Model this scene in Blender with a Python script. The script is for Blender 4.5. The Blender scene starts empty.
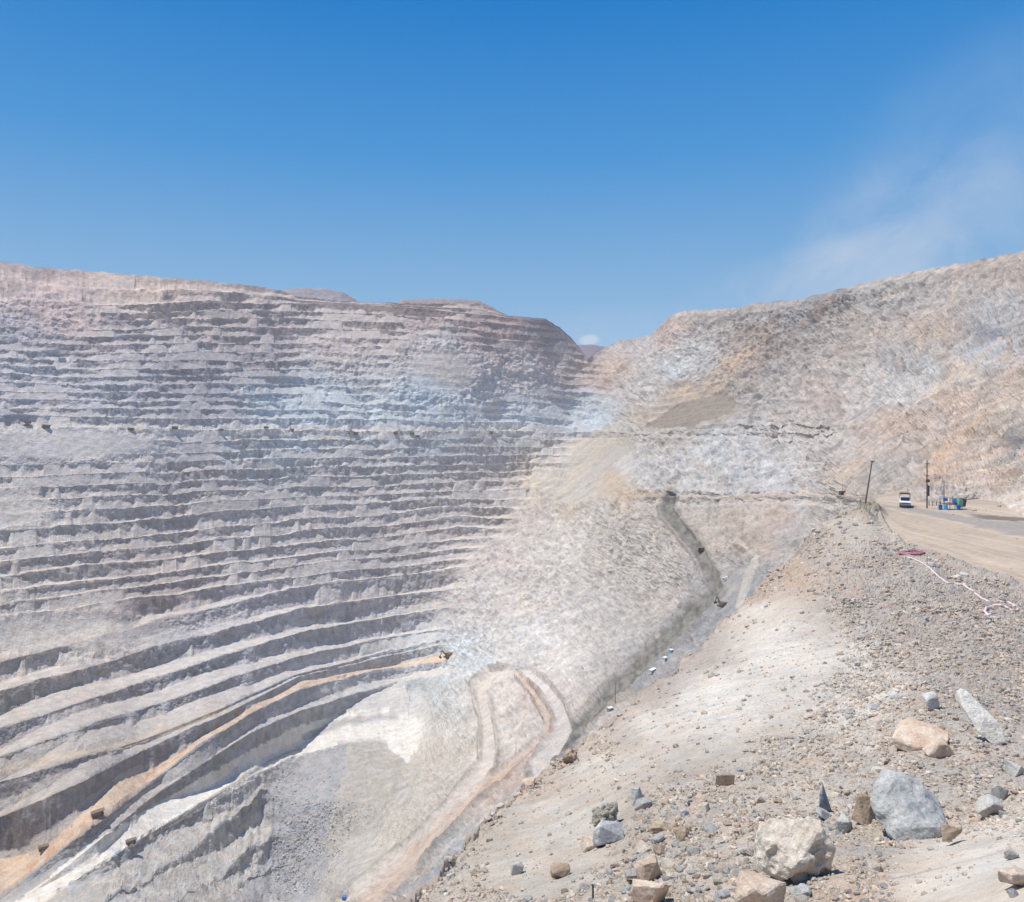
import bpy, bmesh, math, random
import numpy as np, time
_t0 = time.time()
from mathutils import Vector, Matrix, Euler

F, H, CX = 760.0, 418.0, 512.0      # camera constants: focal length (px), horizon row, centre column
rng = np.random.default_rng(7)
random.seed(7)
scn = bpy.context.scene
COL = scn.collection

# ------------------------------------------------------------------ noise
_perm = np.random.default_rng(3).permutation(256).astype(np.int64)
_perm = np.concatenate([_perm, _perm, _perm]).astype(np.int32)
_g = np.random.default_rng(5).normal(size=(256, 3)); _g /= np.linalg.norm(_g, axis=1)[:, None]
_g = _g.astype(np.float32)
_g0, _g1, _g2 = [np.ascontiguousarray(_g[:, i]) for i in range(3)]
def perlin(x, y, z):
    x = np.asarray(x, np.float32); y = np.asarray(y, np.float32); z = np.asarray(z, np.float32)
    x, y, z = np.broadcast_arrays(x, y, z)
    xi = np.floor(x).astype(np.int32); yi = np.floor(y).astype(np.int32); zi = np.floor(z).astype(np.int32)
    xf = (x-xi).astype(np.float32); yf = (y-yi).astype(np.float32); zf = (z-zi).astype(np.float32)
    u = xf*xf*xf*(xf*(xf*6-15)+10); v = yf*yf*yf*(yf*(yf*6-15)+10); w = zf*zf*zf*(zf*(zf*6-15)+10)
    xi &= 255; yi &= 255; zi &= 255
    out = 0
    for dx in (0, 1):
        wx = u if dx else 1-u
        for dy in (0, 1):
            wy = v if dy else 1-v
            for dz in (0, 1):
                wz = w if dz else 1-w
                h = _perm[_perm[_perm[xi+dx]+yi+dy]+zi+dz]
                out = out + wx*wy*wz*(_g0[h]*(xf-dx)+_g1[h]*(yf-dy)+_g2[h]*(zf-dz))
    return out*1.6
def fbm(x, y, z, o=4, lac=2.03, gain=.5):
    a, s, t = 1.0, 0, 0
    for i in range(o):
        s = s + a*perlin(x*lac**i+17.3*i, y*lac**i-9.1*i, z*lac**i+3.7*i); t += a; a *= gain
    return s/t*1.3
def ridged(x, y, z, o=4):
    a, s, t = 1.0, 0, 0
    for i in range(o):
        s = s + a*(1-np.abs(perlin(x*2.1**i+5.3*i, y*2.1**i+i, z*2.1**i))*2); t += a; a *= .5
    return s/t
def sm(a, b, x):
    t = np.clip((x-a)/(b-a), 0, 1); return t*t*(3-2*t)

def rbf_fit(P, V, reg=1e-3):
    P = np.asarray(P, float); V = np.asarray(V, float)
    def k(r2): return np.where(r2 > 1e-12, .5*r2*np.log(np.maximum(r2, 1e-12)), 0)
    n = len(P); d2 = ((P[:, None]-P[None])**2).sum(-1)
    A = np.zeros((n+3, n+3)); A[:n, :n] = k(d2)+reg*np.eye(n); A[:n, n] = 1; A[:n, n+1:] = P; A[n, :n] = 1; A[n+1:, :n] = P.T
    w = np.linalg.solve(A, np.concatenate([V, np.zeros(3)]))
    def ev(a, b):
        r = w[n]+w[n+1]*a+w[n+2]*b
        for i in range(n):
            r = r+w[i]*k((a-P[i, 0])**2+(b-P[i, 1])**2)
        return r
    return ev
def bil(gx, gy, G, x, y):
    """bilinear lookup on a regular grid"""
    i = np.clip((x-gx[0])/(gx[1]-gx[0]), 0, len(gx)-1.001); j = np.clip((y-gy[0])/(gy[1]-gy[0]), 0, len(gy)-1.001)
    i0 = i.astype(int); j0 = j.astype(int); fi = i-i0; fj = j-j0
    return (G[j0, i0]*(1-fi)*(1-fj)+G[j0, i0+1]*fi*(1-fj)+G[j0+1, i0]*(1-fi)*fj+G[j0+1, i0+1]*fi*fj)
def S2L(c):
    c = np.asarray(c, float)/255.0
    return np.where(c <= .04045, c/12.92, ((c+.055)/1.055)**2.4)

def dist_poly(px, py, pts, w=None):
    """distance (in the same units) to a polyline, plus the interpolated width"""
    best = np.full(px.shape, 1e9, np.float32); wid = np.zeros(px.shape, np.float32)
    for i in range(len(pts)-1):
        ax, ay = pts[i][:2]; bx, by = pts[i+1][:2]
        dx, dy = bx-ax, by-ay; L2 = dx*dx+dy*dy+1e-9
        t = np.clip(((px-ax)*dx+(py-ay)*dy)/L2, 0, 1)
        d = np.hypot(px-ax-t*dx, py-ay-t*dy)
        m = d < best
        best = np.where(m, d, best)
        if len(pts[i]) > 2: wid = np.where(m, pts[i][2]*(1-t)+pts[i+1][2]*t, wid)
    return best, wid

# ------------------------------------------------------------------ tagging / mesh helpers
def tag(o, label=None, cat=None, group=None, kind=None):
    if label: o['label'] = label
    if cat: o['category'] = cat
    if group: o['group'] = group
    if kind: o['kind'] = kind
    return o
def mesh_np(name, V, Fc, mat, col=None, smooth=True, quads=True):
    me = bpy.data.meshes.new(name)
    k = Fc.shape[1]
    me.vertices.add(len(V)); me.vertices.foreach_set('co', V.astype(np.float32).ravel())
    me.loops.add(Fc.size); me.loops.foreach_set('vertex_index', Fc.astype(np.int32).ravel())
    me.polygons.add(len(Fc)); me.polygons.foreach_set('loop_start', np.arange(0, Fc.size, k, dtype=np.int32))
    me.polygons.foreach_set('use_smooth', np.full(len(Fc), smooth))
    if col is not None:
        at = me.color_attributes.new('rock', 'FLOAT_COLOR', 'POINT')
        c4 = np.ones((len(V), 4), np.float32); c4[:, :3] = col
        at.data.foreach_set('color', c4.ravel())
    me.update(calc_edges=True)
    me.materials.append(mat)
    o = bpy.data.objects.new(name, me); COL.objects.link(o)
    return o
def grid_faces(nr, nc, keep=None):
    i = np.arange(nr-1)[:, None]*nc+np.arange(nc-1)[None]
    f = np.stack([i, i+nc, i+nc+1, i+1], -1)
    if keep is not None: f = f[keep]
    return f.reshape(-1, 4)

# ------------------------------------------------------------------ materials
def rock_material(name, scales, bump_d, var=.18, spec=.1, tint=None):
    """rock: per-vertex albedo x fine procedural mottling + bump. scales in 1/m"""
    m = bpy.data.materials.new(name); m.use_nodes = True
    nt = m.node_tree; N = nt.nodes; L = nt.links; N.clear()
    out = N.new('ShaderNodeOutputMaterial'); bs = N.new('ShaderNodeBsdfPrincipled')
    bs.inputs['Roughness'].default_value = .93; bs.inputs['Specular IOR Level'].default_value = spec
    geo = N.new('ShaderNodeNewGeometry')
    at = N.new('ShaderNodeVertexColor'); at.layer_name = 'rock'
    ns = []
    for i, s in enumerate(scales):
        n = N.new('ShaderNodeTexNoise'); n.inputs['Scale'].default_value = s; n.inputs['Detail'].default_value = 6; n.inputs['Roughness'].default_value = .62
        L.new(geo.outputs['Position'], n.inputs['Vector']); ns.append(n)
    mr = N.new('ShaderNodeMapRange'); L.new(ns[0].outputs['Fac'], mr.inputs['Value'])
    mr.inputs['From Min'].default_value = .3; mr.inputs['From Max'].default_value = .7
    mr.inputs['To Min'].default_value = 1-var; mr.inputs['To Max'].default_value = 1+var
    mr2 = N.new('ShaderNodeMapRange'); L.new(ns[-1].outputs['Fac'], mr2.inputs['Value'])
    mr2.inputs['From Min'].default_value = .3; mr2.inputs['From Max'].default_value = .7
    mr2.inputs['To Min'].default_value = 1-var*.8; mr2.inputs['To Max'].default_value = 1+var*.8
    mu = N.new('ShaderNodeMath'); mu.operation = 'MULTIPLY'; L.new(mr.outputs[0], mu.inputs[0]); L.new(mr2.outputs[0], mu.inputs[1])
    vm = N.new('ShaderNodeVectorMath'); vm.operation = 'SCALE'; L.new(at.outputs['Color'], vm.inputs[0]); L.new(mu.outputs[0], vm.inputs['Scale'])
    # slight warm / cool drift
    mx = N.new('ShaderNodeMix'); mx.data_type = 'RGBA'; mx.blend_type = 'MULTIPLY'; mx.inputs[0].default_value = 1
    cr = N.new('ShaderNodeValToRGB'); cr.color_ramp.elements[0].position = .35; cr.color_ramp.elements[1].position = .65
    cr.color_ramp.elements[0].color = (1.05, .985, .93, 1); cr.color_ramp.elements[1].color = (.95, 1.0, 1.06, 1)
    L.new(ns[-1].outputs['Color'], cr.inputs[0])
    sep = N.new('ShaderNodeSeparateColor'); L.new(ns[0].outputs['Color'], sep.inputs[0]); L.new(sep.outputs[1], cr.inputs[0])
    L.new(vm.outputs[0], mx.inputs[6]); L.new(cr.outputs[0], mx.inputs[7]); L.new(mx.outputs[2], bs.inputs['Base Color'])
    prev = None
    for n, d in zip(ns, bump_d):
        b = N.new('ShaderNodeBump'); b.inputs['Strength'].default_value = 1; b.inputs['Distance'].default_value = d
        L.new(n.outputs['Fac'], b.inputs['Height'])
        if prev: L.new(prev.outputs[0], b.inputs['Normal'])
        prev = b
    L.new(prev.outputs[0], bs.inputs['Normal'])
    L.new(bs.outputs[0], out.inputs[0])
    return m
def stone_material(name, c1, c2, c3=None, scale=3.0, bump=.02):
    """object-space mottled stone for boulders"""
    m = bpy.data.materials.new(name); m.use_nodes = True
    nt = m.node_tree; N = nt.nodes; L = nt.links; N.clear()
    out = N.new('ShaderNodeOutputMaterial'); bs = N.new('ShaderNodeBsdfPrincipled')
    bs.inputs['Roughness'].default_value = .92; bs.inputs['Specular IOR Level'].default_value = .15
    tc = N.new('ShaderNodeTexCoord'); oi = N.new('ShaderNodeObjectInfo')
    add = N.new('ShaderNodeVectorMath'); add.operation = 'ADD'
    L.new(tc.outputs['Object'], add.inputs[0]); L.new(oi.outputs['Location'], add.inputs[1])
    n1 = N.new('ShaderNodeTexNoise'); n1.inputs['Scale'].default_value = scale; n1.inputs['Detail'].default_value = 8; n1.inputs['Roughness'].default_value = .65
    n2 = N.new('ShaderNodeTexNoise'); n2.inputs['Scale'].default_value = scale*9; n2.inputs['Detail'].default_value = 6; n2.inputs['Roughness'].default_value = .7
    v = N.new('ShaderNodeTexVoronoi'); v.inputs['Scale'].default_value = scale*2.2; v.feature = 'DISTANCE_TO_EDGE'
    for n in (n1, n2, v): L.new(add.outputs[0], n.inputs['Vector'])
    cr = N.new('ShaderNodeValToRGB'); e = cr.color_ramp.elements
    e[0].position = .34; e[0].color = (*S2L(c1)*.86, 1); e[1].position = .56; e[1].color = (*S2L(c2)*.86, 1)
    if c3 is not None:
        k = e.new(.7); k.color = (*S2L(c3)*.86, 1)
    L.new(n1.outputs['Fac'], cr.inputs[0])
    mr = N.new('ShaderNodeMapRange'); L.new(n2.outputs['Fac'], mr.inputs['Value'])
    mr.inputs['From Min'].default_value = .3; mr.inputs['From Max'].default_value = .7; mr.inputs['To Min'].default_value = .72; mr.inputs['To Max'].default_value = 1.2
    rr = N.new('ShaderNodeMapRange'); L.new(oi.outputs['Random'], rr.inputs['Value']); rr.inputs['To Min'].default_value = .78; rr.inputs['To Max'].default_value = 1.12
    mu = N.new('ShaderNodeMath'); mu.operation = 'MULTIPLY'; L.new(mr.outputs[0], mu.inputs[0]); L.new(rr.outputs[0], mu.inputs[1])
    vm = N.new('ShaderNodeVectorMath'); vm.operation = 'SCALE'; L.new(cr.outputs[0], vm.inputs[0]); L.new(mu.outputs[0], vm.inputs['Scale'])
    L.new(vm.outputs[0], bs.inputs['Base Color'])
    b1 = N.new('ShaderNodeBump'); b1.inputs['Distance'].default_value = bump*2.5; L.new(n1.outputs['Fac'], b1.inputs['Height'])
    b2 = N.new('ShaderNodeBump'); b2.inputs['Distance'].default_value = bump; L.new(n2.outputs['Fac'], b2.inputs['Height']); L.new(b1.outputs[0], b2.inputs['Normal'])
    L.new(b2.outputs[0], bs.inputs['Normal']); L.new(bs.outputs[0], out.inputs[0])
    return m
def flat_material(name, rgb, rough=.6, metal=0, dirt=.25, scale=1.5):
    m = bpy.data.materials.new(name); m.use_nodes = True
    nt = m.node_tree; N = nt.nodes; L = nt.links
    bs = N['Principled BSDF']; bs.inputs['Roughness'].default_value = rough; bs.inputs['Metallic'].default_value = metal
    tc = N.new('ShaderNodeTexCoord'); n = N.new('ShaderNodeTexNoise'); n.inputs['Scale'].default_value = scale; n.inputs['Detail'].default_value = 5
    L.new(tc.outputs['Object'], n.inputs['Vector'])
    cr = N.new('ShaderNodeValToRGB'); e = cr.color_ramp.elements
    c = S2L(rgb); dust = S2L((170, 158, 145))*.7
    e[0].position = .3; e[0].color = (*c, 1); e[1].position = .8; e[1].color = (*(c*(1-dirt)+dust*dirt), 1)
    L.new(n.outputs['Fac'], cr.inputs[0]); L.new(cr.outputs[0], bs.inputs['Base Color'])
    return m

# ================================================================== FAR TERRAIN (the pit)
DC = [(-260,240,820),(-260,300,760),(-260,428,600),(-260,620,430),(-260,930,290),
(0,262,1180),(0,302,1060),(0,360,960),(0,428,860),(0,457,830),(0,520,760),(0,620,650),(0,700,570),(0,780,515),(0,930,405),
(88,778,506),(88,832,470),(88,870,455),(0,825,492),(0,898,448),(200,722,618),(200,745,600),(150,276,1280),(150,306,1180),(150,428,960),(150,520,870),(150,600,780),(150,700,660),(150,785,560),
(300,297,1400),(300,340,1300),(300,428,1120),(300,510,1020),(300,583,910),(300,655,810),(300,674,785),(300,690,752),(250,694,700),(250,713,668),(300,755,700),
(420,303,1440),(420,428,1215),(420,520,1090),(440,600,980),(440,660,890),(370,742,727),(410,742,731),(430,722,775),
(545,320,1520),(560,390,1450),(545,432,1350),(530,500,1200),(588,362,1540),(590,432,1380),(622,343,1570),(640,432,1150),(640,360,1400),(680,315,1330),(760,305,1250),
(760,380,1080),(760,432,900),(830,292,1150),(830,370,960),(830,432,700),(900,274,1050),(900,350,830),(900,400,600),(1024,251,900),(1024,330,620),
(1024,400,320),(1024,440,220),(1024,500,152),(1024,518,132),(950,440,320),(950,490,172),(950,507,152),(900,440,470),(900,470,290),(900,500,168),
(870,470,420),(862,497,330),(830,497,520),(760,497,660),(700,497,740),(640,497,850),(600,470,1120),(600,500,980),
(540,560,960),(500,620,850),(480,660,800),(560,640,760),(620,560,800),(640,600,680),(690,560,610),(700,548,620),(720,580,540),(660,640,520),
(600,700,480),(560,720,510),(520,690,640),(500,750,540),(450,720,690),(400,800,570),(330,800,610),(250,850,560),(380,850,525),(330,902,490),(200,902,475),(100,902,430),
(500,790,440),(440,840,410),(360,900,380),(760,560,480),(800,520,540),(760,620,400),(680,700,390),(600,780,370),(500,900,320),(700,900,240),(900,700,210),
(900,560,270),(1024,560,160),(1024,700,140),(1024,930,120),(850,540,400),(950,520,200),(1330,190,640),(1330,350,350),(1330,450,170),(1330,600,140),(1330,930,110)]
Dfit = rbf_fit([(a/300, b/300) for a, b, _ in DC], [math.log(c) for _, _, c in DC], 2e-4)
_gx = np.linspace(-300, 1400, 341); _gy = np.linspace(170, 1100, 311)
_GX, _GY = np.meshgrid(_gx, _gy)
_DG = Dfit(_GX/300, _GY/300)
def Dmap(px, py): return np.exp(bil(_gx, _gy, _DG, px, py))

step = 1.15
cx = np.arange(-260, 1330.01, step); NC = len(cx)
def I(*pts):
    p = np.array(pts, float); return np.interp(cx, p[:, 0], p[:, 1])
T = I((-260,238),(0,262),(50,268),(100,272),(150,276),(200,280),(250,285),(280,291),(300,297),(340,301),(390,303),(480,304),(508,315),(545,319),(560,327),(575,342),(588,359),
      (600,350),(620,341),(650,335),(668,318),(680,312),(735,308),(760,303),(800,299),(830,292),(860,284),(900,274),(950,265),(1000,257),(1024,251),(1330,190))
T = T + .9*perlin(cx/14, 0.3, 0.7) + .6*perlin(cx/4, 9.3, 0.7) - 1.5*sm(590,700,cx)*np.abs(perlin(cx/9, 4.3, .2))
U0 = np.maximum(I((-260,286),(0,300),(100,306),(200,302),(280,303),(390,306),(508,318),(545,322),(588,361),(600,353),(1330,200)), T+2)
B14 = I((-260,418),(0,416),(300,419),(560,424),(640,424),(830,424),(900,432),(1000,428),(1330,428))
lines = [T, (T+U0)/2+.01]
U0e = np.interp(525, cx, U0); B14e = np.interp(525, cx, B14)
for k in range(15):
    fr = k/14
    y = U0*(1-fr)+B14*fr
    y2 = U0e*(1-fr)+B14e*fr+(cx-525)*.10
    w = sm(500, 530, cx)*(1-sm(640, 720, cx))
    y = y*(1-w)+y2*w
    y = y+1.3*perlin(cx/90, k*3.1, .5)*sm(600, 500, cx)
    lines.append(np.maximum(y, T+.02*(k+2)))
X0 = [-260, 0, 300, 450, 560, 1330]
tab = [(428,428,430,431,432,432),(438,442,440,439,439,440),(456,457,449,447,447,449),(468,465,458,456,455,458),(484,477,467,464,463,466),
 (500,489,477,473,471,474),(517,501,487,482,480,482),(536,515,497,491,489,503),(560,532,505,499,500,514),(580,550,519,509,507,512),(600,563,531,519,516,524),
 (618,577,543,529,525,536),(636,593,555,540,534,548),(652,606,565,550,543,560),(668,618,577,560,552,572),(720,661,587,569,562,586),(760,691,609,588,580,610),
 (800,729,631,607,598,632),(835,757,655,626,616,654)]
for t_ in tab: lines.append(np.interp(cx, X0, t_)+1.2*perlin(cx/70, t_[1]*.37, .1)+.5*perlin(cx/13, t_[1]*.7, .6))
lines[25] = np.where(cx > 600, lines[25]*(1-sm(600,650,cx))+497*sm(600,650,cx), lines[25])
for q_ in (1, 2, 3): lines[25+q_] = np.maximum(lines[25+q_], lines[25+q_-1]+4)
lines += [I((-260,860),(0,782),(140,741),(215,711),(300,673),(440,640),(560,630),(1330,672)),
          I((-260,890),(0,817),(44,799),(140,753),(225,714),(300,676),(440,645),(560,642),(1330,690)),
          I((-260,960),(0,900),(60,851),(150,784),(205,742),(250,714),(300,690),(350,676),(440,662),(520,655),(1330,700)),
          I((-260,980),(0,915),(60,872),(146,802),(205,762),(250,733),(300,711),(360,692),(440,676),(520,670),(1330,720)),
          I((-260,1010),(0,935),(29,908),(88,870),(146,835),(205,802),(249,777),(293,757),(330,744),(380,742),(420,760),(470,775),(560,760),(1330,780))]
last = lines[-1]
# stepped blocks of blasted rock below the white road, then the floor
bn_ = 5*perlin(cx/13, 1.1, .4)+3*perlin(cx/5, 2.1, .4)
blk = bn_+I((-260,1060),(0,980),(100,905),(165,868),(215,832),(250,800),(262,790),(300,800),(1330,830))
blk2 = -bn_+4*perlin(cx/8, 6.1, .4)+I((-260,1100),(0,1010),(100,935),(180,902),(230,868),(262,842),(272,835),(300,838),(1330,868))
lines.append(np.maximum(blk, last+6)); lines.append(np.maximum(blk2, lines[-1]+6))
lines.append(lines[-1]+30); lines.append(lines[-2]+60); lines.append(np.maximum(lines[-1]+40, 1090))
Lm = np.array(lines)
0 and print('lines', len(Lm), [round(float(l[int((88+260)/step)])) for l in Lm])
for i in range(1, len(Lm)): Lm[i] = np.maximum(Lm[i], Lm[i-1]+.015)
NB = len(Lm)-1

# terrace strength per (px,py): 1 on the benched wall, low on dumps and the right-hand slopes
def in_wall(px, py):
    bx = np.interp(py, [250, 350, 395, 430, 470, 490, 520, 560, 600, 640, 670, 700, 745, 780], [600, 596, 600, 590, 555, 545, 520, 478, 462, 452, 455, 430, 420, 380])
    return bx
def terr_amp(px, py, k_=-1):
    n = fbm(px/34, py/34, 2.2, 3)
    w = sm(18, -22, px-in_wall(px, py)+n*26)
    w = np.maximum(w, .35*sm(560, 620, px)*(sm(360, 400, py)*sm(450, 436, py))*sm(860, 800, px))
    w = np.maximum(w, .5*sm(630, 660, px)*sm(850, 800, px)*sm(436, 445, py)*sm(505, 497, py)*(.5+n))
    w = np.maximum(w, .35*sm(700, 760, px)*sm(430, 400, py)*(.4+n))
    if k_ in (16, 17): w = np.maximum(w, .95*sm(560, 590, px)*sm(870, 830, px))
    if k_ in (24, 25): w = np.maximum(w, .9*sm(630, 650, px)*sm(880, 850, px))
    # dumps / talus that bury the benches
    def el(cx_, cy_, rx, ry, s): return 1-sm(.75, 1.1, np.hypot((px-cx_)/rx, (py-cy_)/ry))*1.0 if s else 0
    w = w*(1-el(60, 444, 125, 19, 1))
    w = w*(1-el(-20, 508, 90, 24, 1)*.85)
    w = w*(1-el(70, 634, 150, 26, 1)*sm(0,1,1.0)*.8)
    w = w*(1-.8*el(30, 318, 75, 26, 1))
    w = w*(1-.9*el(30, 284, 260, 20, 1)*.6)
    w = w*(1-.75*el(440, 372, 60, 38, 1)); w = w*(1-.55*el(340, 360, 40, 28, 1)); w = w*(1-.6*el(520, 370, 40, 26, 1))
    patch = sm(.25, .6, fbm(px/60, py/26, 7.7, 3))
    w = w*(1-.6*patch*sm(420, 300, py))
    w = w*(1-.45*sm(.2,.6,fbm(px/45, py/16, 3.1, 3)))
    w = w*(1-sm(758, 790, py-np.interp(px,[0,300],[120,0])))          # pit floor
    blkw = sm(292, 262, px+8*n)*sm(775, 800, py-np.interp(px,[0,260],[110,0]))
    w = np.maximum(w, blkw*.95)
    return np.clip(w, 0, 1)

K_TAN, K_WHITE = 37, 39
rowsP = []; rowsD = []; bidx = []; rowsZ = []; ledge = []; facem = []
EDG_D = [Dmap(cx, Lm[k]) for k in range(NB+1)]
EDG_Z = [-(Lm[k]-H)/F*EDG_D[k] for k in range(NB+1)]
for k in range(NB):
    D0, Z0, D1, Z1 = EDG_D[k], EDG_Z[k], EDG_D[k+1], EDG_Z[k+1]
    Z1 = np.minimum(Z1, Z0-.02)
    mean_sp = np.median((Lm[k+1]-Lm[k])[(cx > 0) & (cx < 1024)])
    n = int(np.clip(mean_sp*1.25, 7, 34))
    h = Z0-Z1
    # the crest wanders in plan, chutes and spill cones differ along the bench
    up_ = 1 if k < 17 else 0
    wl = 1 if k < 30 else 1.7
    bs_ = .65*perlin(cx/(75*wl), k*3.31, 6.)+.42*perlin(cx/(25*wl), k*5.13, 2.)+.2*perlin(cx/(9*wl), k*2.7, 4.)
    tal = (.40 if up_ else (.34 if k < 31 else .22))+.24*sm(-.3, .3, bs_)+.42*sm(.12, .22, bs_)-.22*sm(-.1, -.25, bs_)+.14*fbm(cx/5, k*5.7, 1.1, 3)
    tal = np.clip(tal, .03, .96)
    road_b = k in (K_TAN, K_WHITE)
    if road_b: tal = tal*.3
    pym = (Lm[k]+Lm[k+1])/2
    A = terr_amp(cx, pym, k)
    run = np.maximum(D0-D1, .5)
    stp = 4.5 if road_b else 2.3+.9*perlin(cx/25, k*3.3, 9.)
    fb = np.clip(h*(1-tal)/stp, 0, run*.55)
    tb = np.clip(h*tal/.8, 0, run-fb-.1*run)
    for j in range(n):
        t = j/n
        a, b = .42, .74
        if t < a:
            q = t/a; d = D0-fb*q; z = Z0-h*(1-tal)*q
        elif t < b:
            q = (t-a)/(b-a); d = D0-fb-tb*q; z = Z0-h*(1-tal)-h*tal*q
        else:
            q = (t-b)/(1-b); d = (D0-fb-tb)*(1-q)+D1*q; z = Z1+0*q+.05*h*max(0, (q-.75))*4*.6
        yl = Lm[k]*(1-t)+Lm[k+1]*t
        dl = Dmap(cx, yl); zl = -(yl-H)/F*dl
        bidx.append(k+(.5 if t >= .66 else 0)); rowsD.append(dl*(1-A)+d*A); rowsZ.append(zl*(1-A)+z*A); rowsP.append(yl)
        ledge.append(A*(1 if t >= b else (.8 if t >= a else 0))); facem.append(A*(1-tal)*(1 if t < a else 0))
# plateau behind the rim
back = []
for q, dd in enumerate((400, 160, 60, 20, 6)):
    back.append((EDG_D[0]+dd, EDG_Z[0]-dd*.06))
PD = np.array([b[0] for b in back]+rowsD); PZ = np.array([b[1] for b in back]+rowsZ)
PY_ = np.array([T]*5+rowsP); LED = np.array([cx*0]*5+ledge, np.float32); FAC = np.array([cx*0]*5+facem, np.float32)
NR = len(PD)
PX_ = np.broadcast_to(cx, PD.shape)
Xw = (PX_-CX)/F*PD
P = np.stack([Xw, PD, PZ], -1)
def normals(P):
    du = np.gradient(P, axis=1); dv = np.gradient(P, axis=0)
    n = np.cross(dv, du); l = np.linalg.norm(n, axis=-1, keepdims=True); n = n/np.maximum(l, 1e-9)
    s = np.where((n*(-P)).sum(-1, keepdims=True) < 0, -1, 1)
    return n*s
Nn = normals(P)
amp_nt = 1-np.clip(terr_amp(PX_, PY_), 0, 1)
x, y, z = P[..., 0], P[..., 1], P[..., 2]
ta = 1-amp_nt
floorm = sm(770, 800, PY_-np.interp(PX_, [0, 260], [110, 0]))*sm(430, 380, PX_)
right_hi = sm(590, 660, PX_)*sm(500, 480, PY_)
smooth_dump = np.zeros(PD.shape)
def sblob(px, py, rx, ry): return 1-sm(.6, 1.1, np.hypot((PX_-px)/rx, (PY_-py)/ry))
for b in ((345,775,50,38),(60,444,125,19),(440,372,40,26),(0,508,60,24),(70,634,130,22),(693,411,58,24),(588,466,58,40),(740,595,40,30)):
    smooth_dump = np.maximum(smooth_dump, sblob(*b))
rough = (1-.93*smooth_dump)*(1-.75*floorm)
gs = np.maximum(np.linalg.norm(np.gradient(P, axis=0), axis=-1), np.linalg.norm(np.gradient(P, axis=1), axis=-1))   # local mesh spacing, m
wv_ = sm(2.2, .9, gs); wf_ = sm(5.0, 2.0, gs); wm_ = sm(14, 6, gs)
disp = 0
n_big = fbm(x/90, y/90, z/90, 3); n_mid = fbm(x/24, y/24, z/24, 4)
n_str = ridged((x+.4*z)/26, y/40, z/60+n_big*.4, 4)-.45          # gullies that run downslope
n_fin = fbm(x/7.5, y/7.5, z/7.5, 3)
n_vf = (ridged(x/3.2, y/3.2, z/3.2, 2)-.4)*wv_; n_fin = n_fin*wf_; n_mid = n_mid*(.4+.6*wm_)
n_px = ridged(PX_/9+n_big*.5, PY_/7, 6.1, 3)-.45; n_px2 = fbm(PX_/4.5, PY_/4.0, 2.6, 2)
scale = np.clip(PD/700, .22, 1.6)
ud = (PX_*.80-PY_*.60); vd = (PX_*.60+PY_*.80)           # outcrop bands dip down to the left
crag = ridged(ud/30, vd/9, 1.3, 4)-.45; crag2 = ridged(ud/9, vd/4.5, 5.3, 3)-.45; crag3 = ridged(x/9, y/9, z/9, 3)-.45
cw = .22+.78*sm(560, 700, PX_)*sm(520, 480, PY_); thin = (1-.45*sblob(690, 350, 80, 50))*(1-.6*sblob(868, 450, 45, 60)); crag = .6*crag+.4*ridged(vd/22, ud/14, 3.3, 3)-.0; crag2 = .5*crag2+.5*(ridged(PX_/6, PY_/5, 6.6, 3)-.45); crag = crag-crag.mean()
disp = amp_nt*rough*scale*thin*(6.5*n_big+2.6*n_mid+2.6*n_str+3.4*crag*cw+1.7*crag2*cw+.9*crag3*cw+2.0*n_fin+1.6*n_vf+(1-.6*wv_)*(1.3*n_px+.9*n_px2))
disp *= 1+.5*right_hi
disp += ta*scale*(.9*n_mid+1.3*n_fin*(1-LED*.8)+1.0*n_vf*(1-LED*.85)+3.2*n_big)*(1-.4*floorm)
disp += FAC*scale*(1.7+2.5*floorm)*(ridged(x/9, y/9, z/60, 3)-.4)
disp += floorm*amp_nt*(.9*n_vf+.8*n_fin)+floorm*ta*(2.2*n_mid+1.6*n_fin)*sm(300,260,PX_)
env = np.clip((PY_-T[None])/14, 0.12, 1); disp = disp*env
P = P+Nn*disp[..., None]
# benched look for haul roads on the central slope: carve flat beds
PY_ = np.clip(H-PZ/PD*F, 200, 1180); PY_[:5] = T[None]     # where each row really stands once the benches are cut
ROADS = {
 'tan': [(-60,945,13),(0,892,11),(50,848,9),(100,808,7),(150,771,5.5),(200,733,5),(230,712,5),(262,694,5),(300,681,4),(350,671,3),(400,663,2.6),(440,657,2.2),(452,654,2)],
 'white': [(-60,960,13),(29,897,12),(88,857,11),(146,822,10),(205,788,8),(249,764,8),(293,742,8),(340,724,8),(380,722,11),(405,735,11)],
 'haul': [(672,498,5),(668,512,6),(684,533,6),(700,552,6.5),(712,575,7),(716,588,7),(700,606,8),(680,626,8),(655,650,8),(630,676,8),(600,706,7),(575,736,7),(545,765,6)],
 'loop': [(540,772,9),(565,728,8),(558,705,6),(543,685,5),(530,675,5),(510,673,5),(492,677,6),(481,688,6),(483,705,6),(488,725,6),(489,745,7),(487,765,7),(470,790,8),(450,815,8),(420,845,9),(390,870,9),(350,905,11)],
 'inner': [(517,673,3),(535,695,3),(549,718,4),(545,735,4),(525,752,4),(500,775,5),(470,800,7),(430,840,8),(400,872,9),(360,910,11)],
 'left': [(0,770,4),(60,757,4),(120,745,4),(180,726,4),(225,709,4)],
 'strip': [(755,560,4),(748,575,5),(744,592,4),(738,606,3)],
 'track': [(700,548,2),(738,541,2),(757,555,2)],
}
rd = {}
for k_, pts in ROADS.items():
    d_, w_ = dist_poly(PX_, PY_, pts); rd[k_] = 1-sm(.75, 1.25, d_/np.maximum(w_, .1)+.25*fbm(PX_/6, PY_/6, 1.4, 2))
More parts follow.
